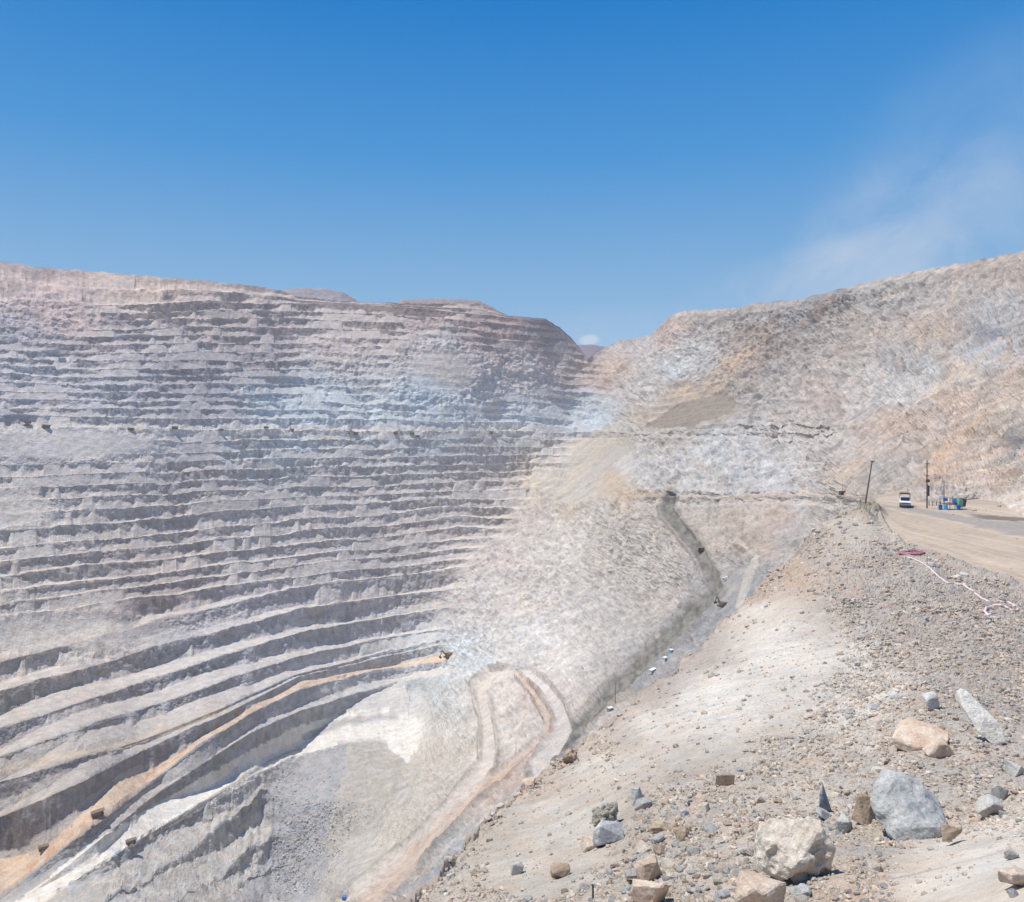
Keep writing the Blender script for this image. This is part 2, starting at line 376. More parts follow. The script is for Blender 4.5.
flatm = np.zeros(PD.shape)
for k_ in ('haul', 'loop', 'inner', 'left', 'white', 'tan', 'strip'): flatm = np.maximum(flatm, rd[k_])
P = P-Nn*(disp*flatm*.85)[..., None]
for k_ in ('haul', 'loop', 'inner'):            # cut the road into the slope, leaving a bank above and a berm below
    d_, w_ = dist_poly(PX_, PY_, ROADS[k_]); r_ = d_/np.maximum(w_, .1)
    cut = np.exp(-((r_-1.25)/.3)**2)*(1.3 if k_ == 'haul' else 2.6)-(.8 if k_ == 'haul' else 1.4)*(1-sm(.7, 1.1, r_))
    P = P+Nn*(cut*scale)[..., None]

print('t', round(time.time()-_t0, 1))
# ---- albedo (rock colours painted per place on the ground, some relief shade included)
def shepard(px, py, pts, pw=2.6, wx=1.0):
    """blend of the named place colours, tabulated once on a coarse grid"""
    gx = np.arange(-280, 1420, 5.0); gy = np.arange(150, 1200, 4.0)
    T_ = _shep(*np.meshgrid(gx, gy), pts, pw, wx)
    return np.stack([bil(gx, gy, T_[..., c], px, py) for c in range(3)], -1).astype(np.float32)
def _shep(px, py, pts, pw, wx):
    num = 0; den = 0
    for (a, b, r_, g_, b_, *s) in pts:
        w = (s[0] if s else 1)/((((px-a)*wx)**2+(py-b)**2*2.2+30)**(pw/2))
        num = num+w[..., None]*S2L((r_, g_, b_)).astype(np.float32); den = den+w
    return num/den[..., None]
CP = [(0,270,196,180,176),(120,282,200,184,176),(240,290,206,192,184),(60,300,196,178,176),(150,300,208,190,178),(230,320,176,160,160),(120,340,174,168,176),(0,340,176,176,188),
(30,380,184,184,194),(200,370,160,152,164),(260,350,158,148,158),(100,400,176,178,190),(200,400,160,160,176),(280,400,170,190,205),(330,400,182,200,212),(300,430,190,204,212),(430,310,188,170,168),
(460,302,196,180,172),(480,330,176,150,150),(560,330,158,132,136),(540,345,150,124,128),(520,330,170,142,142),(400,330,188,172,168),(340,350,194,182,180),(440,365,204,192,186),(440,345,188,190,196),(530,360,204,192,186),
(590,380,190,160,148),(560,400,186,180,186),(500,400,190,190,198),(420,400,178,196,210),(520,420,186,198,208),(600,420,184,204,220),(590,400,186,190,200),(450,430,190,206,216),
(60,445,202,198,198),(150,440,198,196,198),(240,440,188,192,196),(330,440,190,194,198),(480,445,188,188,194),
(60,480,184,178,178),(200,480,180,172,174),(350,480,184,180,184),(480,480,184,178,180),(520,510,186,176,170),(20,505,202,196,190),(150,560,178,168,166),(160,590,160,146,148),(300,550,180,176,180),(420,540,180,174,176),
(40,600,188,180,174),(70,630,206,198,188),(250,610,176,178,188),(380,600,178,178,186),(0,680,190,180,172),(90,680,186,178,176),(200,660,168,172,182),(330,640,170,176,188),(430,600,178,176,180),(430,640,184,196,210),
(40,740,182,180,182),(150,720,172,174,182),(60,790,176,174,178),(30,840,160,160,170),(120,780,158,156,164),(200,750,168,172,182),(300,700,170,180,196),(360,690,178,190,204),(420,700,188,198,206),(460,660,194,206,216),
(240,770,176,184,194),(180,840,186,190,194),(100,880,186,192,196),(60,870,170,178,188),(230,820,188,192,194),(200,890,190,194,196),(300,780,184,186,192),(330,830,190,190,190),(300,870,186,188,192),(370,780,196,194,190),(390,830,214,212,206),(350,870,212,212,208),(250,880,194,200,202),
(440,760,208,202,196),(430,720,200,202,202),(520,720,206,200,194),(500,700,208,202,196),(470,740,206,202,196),(540,700,204,192,186),
(530,600,202,196,190),(560,560,204,198,190),(600,540,206,200,192),(640,560,204,198,190),(600,620,204,200,196),(560,660,206,202,196),(520,640,206,206,206),(660,600,202,194,186),(620,500,206,192,176),(590,500,200,196,188),
(500,560,196,188,184),(480,600,196,194,194),
(560,460,194,184,172),(590,445,202,188,172),(540,480,200,186,166),(610,480,212,190,164),(570,490,184,178,170),(630,445,206,200,194),(640,470,208,208,206),(700,470,208,208,206),(760,470,204,208,212),(720,445,206,210,212),(800,470,200,196,192),
(690,408,176,162,146),(720,400,168,154,142),(660,420,196,180,160),(640,390,210,206,202),(610,370,212,186,168),(650,350,204,200,198),(680,370,206,212,214),(700,350,204,206,204),(670,330,210,184,172),(720,320,192,180,168),(740,360,206,176,150),(690,395,208,180,150),
(760,340,190,164,144),(780,370,186,176,168),(800,320,176,172,168),(830,300,164,156,152),(860,320,196,180,164),(840,350,190,174,160),(820,400,192,174,166),(880,300,186,180,174),(900,360,178,174,172),(930,330,196,172,150),(960,290,192,178,166),(1010,265,186,168,152),
(760,410,190,184,178),(860,400,196,190,184),(880,385,200,200,198),(900,390,202,202,200),(930,380,192,194,194),(1000,320,184,182,182),(995,335,140,146,158,.5),(985,355,176,192,206,.5),(960,370,198,186,174),
(830,440,198,190,184),(870,430,200,178,162),(900,420,206,176,154),(950,400,208,180,158),(1010,380,208,182,160),(900,450,196,180,168),(880,470,182,176,168),(950,470,206,180,158),(1000,480,204,176,152),(1020,500,214,196,178),(1010,436,158,154,154,.35),(970,500,214,198,180),(1000,420,204,186,166),
(850,480,200,184,168),(780,480,196,200,206),(740,520,198,180,164),(780,520,196,174,158),(700,530,200,188,176),(820,515,184,178,170),(760,545,196,176,158),(800,540,176,172,168),(740,590,172,172,174),(760,570,178,176,174),(700,620,168,170,174),(660,680,170,170,172),(620,710,188,178,168),(580,760,176,176,182),
(500,800,200,188,180),(530,780,204,186,178),(480,860,172,180,190),(440,880,166,178,192),(420,870,196,188,182),(700,800,180,175,170),(1000,700,190,175,160)]
CP = [(a_[0], a_[1], *[v_*(.78 if a_[0] < 740 else .62)+(.22 if a_[0] < 740 else .38)*(a_[2]*.3+a_[3]*.5+a_[4]*.2) for v_ in a_[2:5]], *a_[5:]) for a_ in CP]
wx_ = PX_+14*fbm(PX_/30, PY_/22, 4.4, 3); wy_ = PY_+9*fbm(PX_/34, PY_/18, 8.4, 3)
C = shepard(wx_, wy_, CP, 3.4)
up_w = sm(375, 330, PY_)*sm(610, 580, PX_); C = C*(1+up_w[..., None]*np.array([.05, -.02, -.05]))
def mixc(C, m, rgb): return C*(1-m[..., None])+S2L(rgb).astype(np.float32)*m[..., None]
# mottling: mineral patches, and relief shade put into the colour
hi = sm(600, 680, PX_)*sm(520, 490, PY_)
st = .5*fbm(ud/34, vd/11, 1.7, 5, gain=.65)+.5*fbm(ud/11, vd/6, 4.7, 4, gain=.65)
C = mixc(C, np.clip(sm(.06, .32, st)*hi*.4, 0, 1), (208,184,164)); C = mixc(C, np.clip(sm(.06, .32, -st)*hi*.5, 0, 1), (150,146,144))
n2_ = fbm(x/30, y/30, z/22, 4); n3_ = fbm(x/11+40, y/11, z/11, 3)
C = C*(1+.18*n2_+(.18+.10*right_hi)*n3_+((.20*crag2+.12*crag3+.20*crag)*cw+.14*n_vf+.15*n_px+.15*n_px2+.12*fbm(PX_/2.3, PY_/2.2, 9.4, 1))*amp_nt*rough+.10*ta*n_vf)[..., None]  # rock grain, plus painted shade: raised rock lighter, crevices darker
C = mixc(C, np.clip(sm(.15,.45,fbm(x/16+3,y/16,z/10,3))*right_hi*.5,0,1), (150,140,134))
pk = sm(.2, .6, fbm(x/50+9, y/50, z/35, 3))
C = mixc(C, .28*pk*sm(300,420,PY_)*sm(520,430,PX_)*sm(700,600,PY_), (186,164,158))
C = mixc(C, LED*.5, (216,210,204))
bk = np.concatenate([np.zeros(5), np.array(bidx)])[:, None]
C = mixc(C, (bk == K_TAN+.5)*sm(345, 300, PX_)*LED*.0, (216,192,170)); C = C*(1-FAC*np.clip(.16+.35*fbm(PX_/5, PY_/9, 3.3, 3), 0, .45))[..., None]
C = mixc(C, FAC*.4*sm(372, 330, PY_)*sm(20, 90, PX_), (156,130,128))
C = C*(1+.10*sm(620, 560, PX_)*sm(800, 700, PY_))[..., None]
wh = sm(.1, .5, fbm(PX_/16, PY_/10, 5.5, 3))
C = mixc(C, .35*wh*sm(620,680,PX_)*sm(840,780,PX_)*sm(428,440,PY_)*sm(500,492,PY_), (226,228,230))
C = mixc(C, (.35+.4*wh)*sm(238,262,PX_)*sm(640,580,PX_)*sm(386,408,PY_)*sm(438,430,PY_), (216,230,238))  # blue-white band across the wall above the pale ledge
C = mixc(C, .85*sm(424,427,PY_)*sm(438,434,PY_)*sm(570,540,PX_), (222,218,213))
C = mixc(C, .4*wh*sm(250,330,PX_)*sm(380,340,PX_)*sm(370,385,PY_)*sm(440,428,PY_), (214,226,232))
# streaked dump faces
def streak(cx_, cy_, rx, ry, ang, c_, s_=.6):
    global C
    ca, sa = math.cos(ang), math.sin(ang)
    u = (PX_-cx_)*ca+(PY_-cy_)*sa; v = -(PX_-cx_)*sa+(PY_-cy_)*ca
    m = (1-sm(.6, 1.05, np.hypot(u/rx, v/ry)))*sm(-.4, .4, fbm(u/60, v/4.5, cx_*.1, 3))
    C = mixc(C, np.clip(m*s_, 0, 1), c_)
streak(600,440,60,12,-.75,(206,186,162),.5); streak(560,478,50,10,-.75,(208,188,164),.5); streak(575,470,60,16,-.75,(170,168,162)); streak(588,500,40,10,-.6,(208,186,160),.5)
streak(740,355,70,9,-.8,(212,184,154)); streak(800,330,60,10,-.75,(158,138,124)); streak(720,385,60,8,-.8,(214,188,156))
streak(615,490,22,7,.2,(206,192,168),.5); streak(640,497,30,5,.05,(208,178,146),.7)
streak(905,402,90,7,-.45,(222,216,206),.5); streak(960,372,80,8,-.65,(220,198,176),.5); streak(870,455,60,9,-.6,(214,190,168),.6); streak(960,440,90,8,-.8,(218,190,164),.6)
streak(745,590,50,24,-.8,(160,162,166),.7); streak(460,862,60,13,-.8,(150,168,186),.75); streak(520,790,40,5,-.8,(150,165,180),.6)
streak(1014,436,14,7,.05,(128,128,134),.9); streak(997,336,7,12,.5,(120,128,144),.9)
def paint(k_, rgb, s_=1.0):
    global C
    C = mixc(C, np.clip(rd[k_]*s_, 0, 1), rgb)
tr = fbm(PX_/50, PY_/3.0, .2, 2)
paint('strip', (206,200,192), .9); paint('track', (214,204,192), .8)
paint('left', (206,196,182), .9)
tanled = (bk == K_TAN+.5)*sm(456, 446, PX_); C = mixc(C, tanled, (220,200,182))
C = mixc(C, (bk == K_WHITE+.5)*sm(292, 262, PX_)*1.0, (234,234,232))
C = mixc(C, np.clip(rd['tan']*sm(425, 440, PX_), 0, 1), (218,198,178)); C = mixc(C, np.clip(rd['white']*sm(270, 310, PX_), 0, 1), (230,230,228))
def inpoly(pts, j=1.2):
    qx = PX_+j*fbm(PX_/7, PY_/7, 3.9, 2)*2; qy = PY_+j*fbm(PX_/6, PY_/6, 9.9, 2)*2
    ins = np.zeros(PX_.shape, bool); n = len(pts)
    for i in range(n):
        (x1, y1), (x2, y2) = pts[i], pts[(i+1) % n]
        if y1 == y2: continue
        ins ^= ((y1 > qy) != (y2 > qy)) & (qx < (x2-x1)*(qy-y1)/(y2-y1)+x1)
    return ins.astype(np.float32)
def fill(pts, rgb, s_=1.0, tex=None):
    global C
    m = inpoly(pts)*s_
    base = S2L(rgb).astype(np.float32)[None, None]*(1+(tex if tex is not None else .08*n3_))[..., None]
    C = C*(1-m[..., None])+base*m[..., None]
dstr = fbm(ud/60, vd/3.2, 2.2, 3)
dvs = fbm(PX_/5+PY_/14, PY_/40, 4.2, 3)
fill([(-60,430),(136,431),(150,444),(168,463),(120,462),(60,457),(-60,456)], (214,209,207), .85, .07*dvs)
fill([(-60,486),(30,483),(44,498),(62,512),(40,522),(-60,524)], (214,208,203), .8, .08*dvs)
fill([(-60,622),(0,621),(62,609),(100,618),(80,636),(30,650),(-60,672)], (214,208,202), .8, .08*dvs)
fill([(725,390),(738,402),(728,414),(700,424),(690,429),(640,429),(655,420),(672,408),(690,400),(706,397)], (156,145,132), .95, .16*dstr)
fill([(600,433),(640,432),(636,446),(615,462),(600,480),(592,499),(560,502),(538,497),(548,482),(566,462),(582,446)], (192,187,179), .85, .30*dstr)
fill([(640,433),(618,446),(596,462),(575,482),(560,500),(552,500),(572,470),(598,446),(622,434)], (204,192,174), .5, .22*dstr)
fill([(262,790),(285,765),(330,743),(352,738),(372,741),(400,757),(408,764),(395,800),(370,850),(345,905),(230,905),(262,860),(270,830),(262,805)], (178,181,187), .9, .12*n3_+.12*n_vf)
fill([(345,742),(352,738),(375,739),(402,760),(408,765),(390,800),(362,830),(338,852),(322,850),(335,800),(345,770)], (192,190,185), .9, .14*dstr)
fill([(408,765),(428,738),(470,752),(484,785),(440,820),(400,850),(362,880),(345,905),(318,905),(332,855),(370,825),(394,797)], (206,203,198), .6, .12*n_vf)
fill([(0,912),(29,893),(88,845),(146,811),(205,775),(249,752),(293,728),(340,714),(372,710),(398,711),(414,717),(424,724),(418,742),(408,764),(400,755),(385,744),(372,739),(350,741),(320,749),(290,758),(260,776),(230,793),(200,811),(146,838),(88,873),(29,911),(0,932),(-60,965),(-60,940)], (240,240,237), .97, .02*n3_)
dG, _ = dist_poly(PX_, PY_, [(306,737),(340,723),(375,717),(398,714)]); C = mixc(C, .95*(1-sm(2.5, 4.5, dG+1.2*fbm(PX_/9, PY_/9, 2., 2))), (186,188,192))
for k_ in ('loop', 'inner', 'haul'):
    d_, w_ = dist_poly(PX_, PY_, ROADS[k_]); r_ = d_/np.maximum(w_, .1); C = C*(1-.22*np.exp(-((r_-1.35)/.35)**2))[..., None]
C = C*(1-rd['haul']*.95)[..., None]+(S2L((132,130,124))[None, None]*(1+.35*n3_+.5*n_px2+.3*fbm(PX_/3, PY_/14, 2., 2))[..., None])*(rd['haul']*.95)[..., None]; paint('loop', (218,213,208), .95); paint('inner', (208,190,178), .8)
dW, wW = dist_poly(PX_, PY_, [(146,838),(190,812),(240,780),(275,758),(300,748)]); C = mixc(C, .7*(1-sm(.8,1.8,dW)), (160,156,150))
dY, _ = dist_poly(PX_, PY_, [(708,548),(716,562),(726,582),(735,588)]); C = mixc(C, .35*(1-sm(2,5,dY)), (206,202,188))
dY, _ = dist_poly(PX_, PY_, [(690,622),(668,650),(640,672)]); C = mixc(C, .25*(1-sm(1,4,dY)), (190,186,166))
dT, wT = dist_poly(PX_, PY_, [(30,868,3),(100,812,2.2),(150,775,1.8),(200,738,1.6),(240,710,1.4)]); C = mixc(C, .6*(1-sm(.8,1.6,dT/np.maximum(wT,.1)))*sm(-.2,.2,perlin(PX_/11,PY_/11,3.)), (196,156,128))
dI, _ = dist_poly(PX_, PY_, [(549,716),(552,730),(530,752),(505,778),(480,800),(455,822)]); C = mixc(C, .7*(1-sm(.9,2.2,dI)), (186,140,118))
dE, _ = dist_poly(PX_, PY_, [(870,497),(840,496),(800,497),(740,498),(680,497)]); C = mixc(C, .6*(1-sm(.6,1.6,dE)), (214,196,178))
DUST = .70
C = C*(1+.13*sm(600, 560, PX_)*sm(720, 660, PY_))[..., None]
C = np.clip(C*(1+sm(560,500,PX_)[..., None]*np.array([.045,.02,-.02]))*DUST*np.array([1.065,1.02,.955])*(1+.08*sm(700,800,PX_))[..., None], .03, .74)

MAT_FAR = rock_material('pit_rock', [.13, .7], [2.4, .6], var=.2)
MAT_NEAR = rock_material('spur_gravel', [1.1, 9, 45], [.10, .022, .006], var=.13)
MAT_STONE = rock_material('loose_stone', [6, 40], [.02, .006], var=.16)

# split: benched wall + right slopes are one continuous ground sheet
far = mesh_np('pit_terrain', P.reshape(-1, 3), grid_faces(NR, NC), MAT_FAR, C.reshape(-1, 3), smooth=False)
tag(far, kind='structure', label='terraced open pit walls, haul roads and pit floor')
BIDX = 0
far_px = (P[..., 0]/P[..., 1]*F+CX); far_py = H-P[..., 2]/P[..., 1]*F
def far_at(px, py):
    j = int(np.clip(round((px+260)/step), 6, NC-7))
    sub = slice(j-5, j+6)
    d = np.hypot(far_px[:, sub]-px, far_py[:, sub]-py)
    near_ = d < max(1.2, d.min()+.3)
    depth = np.where(near_, P[:, sub, 1], 1e9)
    i, q = np.unravel_index(np.argmin(depth), depth.shape)
    return Vector(P[i, j-5+q])

print('t', round(time.time()-_t0, 1))
# distant plateau and spoil heaps on the rim
def far_ridge(name, pts, D, depth, colr, label, rows=60, ns=16, base=60, amp=1.0, matl=None):
    p = np.array(pts, float); xs = np.arange(p[0, 0], p[-1, 0], 1.5 if D < 4000 else 3)
    top = np.interp(xs, p[:, 0], p[:, 1])+amp*.5*perlin(xs/12, D, .1)
    V = []
    for r in range(rows):
        t = r/(rows-1)
        if t < .5:            # front slope, rising to the crest
            q = t/.5; d = D+depth*(q-1)*.5; zt = -(top-H)/F*D
            zb = zt-base; zz = zb+(zt-zb)*q
        else:
            q = (t-.5)/.5; d = D+depth*q*.8; zt = -(top-H)/F*D; zz = zt-base*q*.5
        X = (xs-CX)/F*D
        V.append(np.stack([X, np.full_like(X, d), zz], -1))
    V = np.array(V)
    V[..., 2] += amp*ns*.25*fbm(V[..., 0]/40/(D/1500), V[..., 1]/40/(D/1500), V[..., 2]/30, 4)*np.minimum(1, np.abs(np.linspace(-1, 1, rows))[:, None]*3+.2)
    c = S2L(colr)*DUST*(1+.12*fbm(V[..., 0]/60, V[..., 1]/60, V[..., 2]/60, 3))[..., None]
    o = mesh_np(name, V.reshape(-1, 3), grid_faces(rows, len(xs)), matl or MAT_FAR, c.reshape(-1, 3))
    tag(o, kind='structure', label=label); return o
NSH = 16
far_ridge('spoil_hill', [(235,300),(262,292),(282,289),(300,287.5),(325,288),(343,291),(352,297),(362,304),(372,312)], 1560, 150, (186,176,178), 'pale grey rounded spoil heap on the rim', base=70)
far_ridge('spoil_hill', [(380,314),(396,302),(404,299),(430,298),(455,298.5),(478,300),(490,305),(503,314),(515,322)], 1760, 160, (186,170,166), 'flat-topped brownish spoil heap on the rim', base=80)
far_ridge('distant_hills', [(300,350),(480,346),(570,344),(592,344),(606,346),(640,347),(700,349),(900,352)], 7000, 1500, (150,140,150), 'distant flat hills beyond the gap', base=500, amp=1)

print('t', round(time.time()-_t0, 1))
# ================================================================== NEAR TERRAIN (the rocky spur and the dirt road)
NCt = [(700,902,8.5),(850,902,7.6),(940,902,6.6),(1024,902,5.6),(1330,902,4.6),(560,902,10.5),(430,900,13.5),(300,1010,8),(700,1060,5),(1024,1100,3.6),
(1024,850,7.8),(1024,822,9.6),(950,855,8.8),(950,830,11),(860,845,10.3),(800,850,10.5),(700,830,12.3),(600,845,14),(500,835,19),(450,865,17),
(1024,780,14),(950,760,15.5),(860,760,16.5),(780,750,19),(700,745,22),(620,765,24),(560,795,24),
(540,778,30),(600,736,36),(650,692,48),(700,650,64),(745,605,86),(790,562,108),(820,527,132),(840,510,146),(865,507,150),
(780,680,34),(860,685,28),(950,685,24),(1024,690,22.5),(1330,690,16),(760,640,52),(850,612,56),(850,560,85),(900,600,57),(950,630,42),(1024,625,44),
(905,560,88),(960,575,76),(1024,590,68),(870,540,105),(885,522,128),(950,530,115),(1024,545,102),(1330,560,85),(1330,520,120),(900,506,150),(1024,518,130),(960,508,146)]
nfit = rbf_fit([(a/220, math.log(c)) for a, b, c in NCt], [b for a, b, c in NCt], 3e-3)
ncx = np.arange(230, 1400.1, 1.25); NNC = len(ncx)
De = np.interp(ncx, [230,300,400,430,450,480,500,545,590,615,650,700,745,790,820,845,862,880,900,1400], [9,10.5,12.8,14,16.5,21,24,31,37,42,50,66,88,111,135,150,158,170,190,190])
De = De*(1+.05*perlin(ncx/13, 2.2, .3)+.025*perlin(ncx/4, 7.2, .3))
refD = np.exp(np.linspace(math.log(3.2), math.log(235), 4000))
refy = nfit(900/220+0*refD, np.log(refD))
dens = np.abs(np.gradient(refy))/1.05+4000*0+np.gradient(np.log(refD))*90
cum = np.cumsum(dens); NRn = int(cum[-1]); NRn = min(max(NRn, 700), 1150)
nD = np.interp(np.linspace(cum[0], cum[-1], NRn), cum, refD)
lgx = np.linspace(230, 1400, 160); lgy = np.linspace(math.log(3.0), math.log(260), 160)
LG = nfit(*[a/s for a, s in zip(np.meshgrid(lgx, lgy), (220, 1))])
# smooth the fit so the heights stay monotone
NPX, NDD = np.meshgrid(ncx, nD)
Dc = np.minimum(NDD, De[None])
npy = bil(lgx, lgy, LG, NPX, np.log(Dc))
NZ = -(npy-H)/F*Dc
over = np.maximum(NDD-De[None], 0)
NX = (NPX-CX)/F*NDD; NY = NDD
# road surface: flatten to a plane
ROADN = [(1500,560),(1024,560),(960,540),(920,528),(895,515),(893,508)]
def road_mask(px, py):
    # between near edge and far edge in plan (world) coordinates
    ne = np.interp(px, [870,878,884,892,905,925,950,985,1024,1100,1400], [500,513,522,533,544,551,560,574,589,616,740])
    return sm(-3, 3, ne-py)*sm(866, 878, px)
roadm = np.maximum(road_mask(NPX, npy), sm(866, 878, NPX)*(NDD > 150))
plane = -17.2+.0*NX
rz = np.interp(NY, [40, 66, 88, 110, 140, 170, 260], [-13.6, -15.0, -16.1, -16.9, -17.3, -17.6, -18.2])
NZ = NZ*(1-roadm)+rz*roadm
pn = sm(.0, .5, fbm(NPX/70, npy/40, 3.3, 3))
# rubble zones vs smooth silt
def rub_mask(px, py):
    silt = 1-sm(.75, 1.1, np.hypot((px-720-(690-py)*.75)/115, (py-690)/105)+.25*fbm(px/45, py/30, 6.1, 3))
    silt2 = 1-sm(.8, 1.15, np.hypot((px-560-(830-py)*.55)/75, (py-835)/70)+.3*fbm(px/30, py/20, 2.1, 3))
    silt3 = 1-sm(.8, 1.1, np.hypot((px-1000)/125, (py-880)/50)+.2*fbm(px/30, py/20, 5.1, 3))
    silt4 = .7*(1-sm(.8, 1.1, np.hypot((px-860)/40, (py-525)/14)))
    return 1-np.clip(np.maximum.reduce([silt, silt2, silt3, silt4]), 0, 1)
rub = rub_mask(NPX, npy)*(1-roadm)
near_edge = np.exp(-((De[None]-NDD)/(De[None]*.11))**2)*(over <= 0)
sc_ = (NDD/12)**.75
ns1 = fbm(NX/2.6, NY/2.6, .3, 4); ns2 = fbm(NX/.62, NY/.62, .9, 4); nbig = fbm(NX/11, NY/11, 2.3, 3)
ns3_g = fbm(NX/.2, NY/.2, 5.9, 3); nfar = fbm(NX/5.5, NY/5.5, 4.3, 4); rdg = ridged(NX/4.5, NY/4.5, .6, 4)-.45
farw = sm(22, 60, NDD)
dz = (1-roadm)*((.13*ns1*(.35+.65*rub)+.055*ns2*(.25+.75*rub))*np.clip(sc_, .6, 3)+.5*nbig*farw*sm(900, 860, NPX+npy*0)+farw*(.45*nfar+.3*rdg)*(.4+.6*rub))
dz += near_edge*(1-roadm)*farw*(.7*rdg+.6*nfar)+near_edge*(1-farw)*.25*ns1
# berm along the road edge and tyre ruts on it
berm = np.exp(-((npy-np.interp(NPX, [866,878,884,892,905,925,950,985,1024,1400], [503,515,525,536,547,554,563,577,592,740]))/3.2)**2)*sm(866, 872, NPX)*sm(1330,1100,NPX)
dz += berm*(.55+.5*nfar)*(1-roadm*.6)
dz += roadm*(.05*perlin(NX/1.1+.05*NY, NY/12, 0)+.05*nfar)
hump = (1-sm(.4, 1.1, np.hypot((NPX-868)/20, (npy-516)/11))); dz += hump*(1.3+1.2*rdg+.8*nfar)
dz += (1-roadm)*(.020+.03*rub)*ns3_g*np.clip(NDD/14,.5,2.5)
NZ = NZ+dz
# beyond the lip the ground breaks away towards the pit
pit_slope = np.interp(ncx, [230,500,620,860,900,930], [.95,.9,.85,.75,.4,.4])
NZ = NZ-over*pit_slope[None]*(1-np.exp(-over/2.0))-0*over
over_n = over > 0
NZ += over_n*(1-roadm)*(.8*nfar+1.0*rdg)*np.minimum(over/4, 1)*sm(930, 890, NPX)
Pn = np.stack([NX, NY, NZ], -1)
# albedo, plus a shadow streak painted on the road
NCc = [(600,900,198,184,168),(700,860,200,186,168),(850,860,194,180,164),(950,880,226,214,198),(1024,840,228,216,200),(560,820,216,206,190),(520,870,206,194,176),(450,880,198,186,170),(600,760,216,206,190),(650,720,224,216,202),
(720,690,232,226,214),(780,650,230,223,210),(760,610,226,216,200),(700,700,228,221,208),(850,660,218,210,196),(860,700,222,214,200),(950,700,190,178,166),(1000,650,184,172,160),(900,620,190,178,166),(850,600,192,180,168),(950,760,196,184,170),(1020,760,190,182,174),
(820,560,198,182,166),(800,575,206,178,152),(760,600,206,178,154),(700,655,192,178,166),(650,695,196,180,166),(615,720,206,188,170),(590,745,210,192,172),(660,680,190,178,168),(850,540,204,192,176),(870,515,196,184,164),(890,550,202,190,174),(930,580,190,178,166),
(830,520,206,192,176),(800,760,206,194,178),(700,780,196,184,170),(640,830,190,176,160),(560,870,204,190,172),(1000,620,192,180,168),(950,600,188,176,164),(620,740,202,186,170),(540,782,202,182,162),(480,830,204,188,168)]
NCc = [(a_[0], a_[1], *[v_*.6+.4*(a_[2]*.3+a_[3]*.5+a_[4]*.2) for v_ in a_[2:5]]) for a_ in NCc]
Cn = shepard(NPX+10*fbm(NPX/24, npy/24, 4.4, 3), npy+8*fbm(NPX/24, npy/18, 8.4, 3), NCc, 3.2)
ns3 = fbm(NX/.17, NY/.17, 3.9, 3); ns4 = fbm(NPX/2.2, npy/1.6, 6.9, 3)
Cn = Cn*(1+.10*ns1+.12*ns2*(.5+.5*rub)+.06*nfar+.12*ns3*sm(60,20,NDD)+(.10+.12*rub)*ns4)[..., None]
crk = np.abs(perlin(NX/1.6+.3*ns2, NY/2.6, 2.2)); Cn = Cn*(1-.28*(1-sm(.0,.03,crk))*sm(.1,.4,perlin(NX/5,NY/5,7.)))[..., None]
Cn = mixc(Cn, np.clip(rub*sm(.1, .5, fbm(NX/1.7+7, NY/1.7, 2.2, 3))*.35, 0, 1), (168,168,170))
Cn = mixc(Cn, np.clip(rub*sm(.2, .55, fbm(NX/2.4-7, NY/2.4, 5.2, 3))*.35, 0, 1), (204,160,132))
Cn = mixc(Cn, np.clip(near_edge*farw*.4*sm(.0, .4, rdg), 0, 1), (160,130,108))
rc = S2L((204,189,172)).astype(np.float32)
ne_ = np.interp(NPX, [870,878,884,892,905,925,950,985,1024,1100,1400], [500,513,522,533,544,551,560,574,589,616,740])
fe_ = np.interp(NPX, [870,900,960,1024,1400], [499,503,507,517,590]); tt = (ne_-npy)/np.maximum(ne_-fe_, 2)
ruts = .8*fbm(tt*9, NPX/90, .4, 4, gain=.6)+.5*perlin(tt*40, NPX/60, 3.4)
Cr = rc*(1+.30*ruts+.08*nfar)[..., None]
grey = sm(1.0, .6, np.abs(npy-np.interp(NPX, [900,960,1024,1400], [507,519,531,600]))/np.interp(NPX, [900,960,1024], [2, 5, 9])+.5*fbm(NPX/30, npy/3, 1., 2))
Cr = mixc(Cr, grey*.85, (170,166,162))
shadow_dk = sm(.9, .5, np.abs(npy-np.interp(NPX, [950,985,1024], [512,517,519]))/3+.4*fbm(NPX/12, npy/3, 7., 2)); Cr = mixc(Cr, shadow_dk*.8*sm(960,985,NPX), (120,114,112))  # dark streak is a shadow painted into the road colour
Cn = Cn*(1-roadm[..., None])+Cr*roadm[..., None]
Cn = mixc(Cn, np.clip(hump*sm(-.1,.4,rdg)*.7, 0, 1), (142,128,106))
Cn = mixc(Cn, np.clip(over_n*.6, 0, 1), (176,160,148))
Cn = np.clip(Cn*DUST*np.array([1.06,1.01,.935]), .02, .72)
near = mesh_np('rocky_ground', Pn.reshape(-1, 3), grid_faces(NRn, NNC), MAT_NEAR, Cn.reshape(-1, 3), smooth=False)
tag(near, kind='structure', label='rocky spur and dirt road on the pit edge')
lnD = nD
def ground_z(px, D):
    """height of the near ground at azimuth px and depth D (arrays)"""
    px = np.atleast_1d(px).astype(float); D = np.atleast_1d(D).astype(float)
    i = np.clip((px-ncx[0])/(ncx[1]-ncx[0]), 0, NNC-1.001); i0 = i.astype(int); fi = i-i0
    j = np.interp(D, nD, np.arange(NRn)); j0 = np.clip(j.astype(int), 0, NRn-2); fj = j-j0
    return NZ[j0, i0]*(1-fi)*(1-fj)+NZ[j0, i0+1]*fi*(1-fj)+NZ[j0+1, i0]*(1-fi)*fj+NZ[j0+1, i0+1]*fi*fj
near_pyg = H-NZ/NY*F
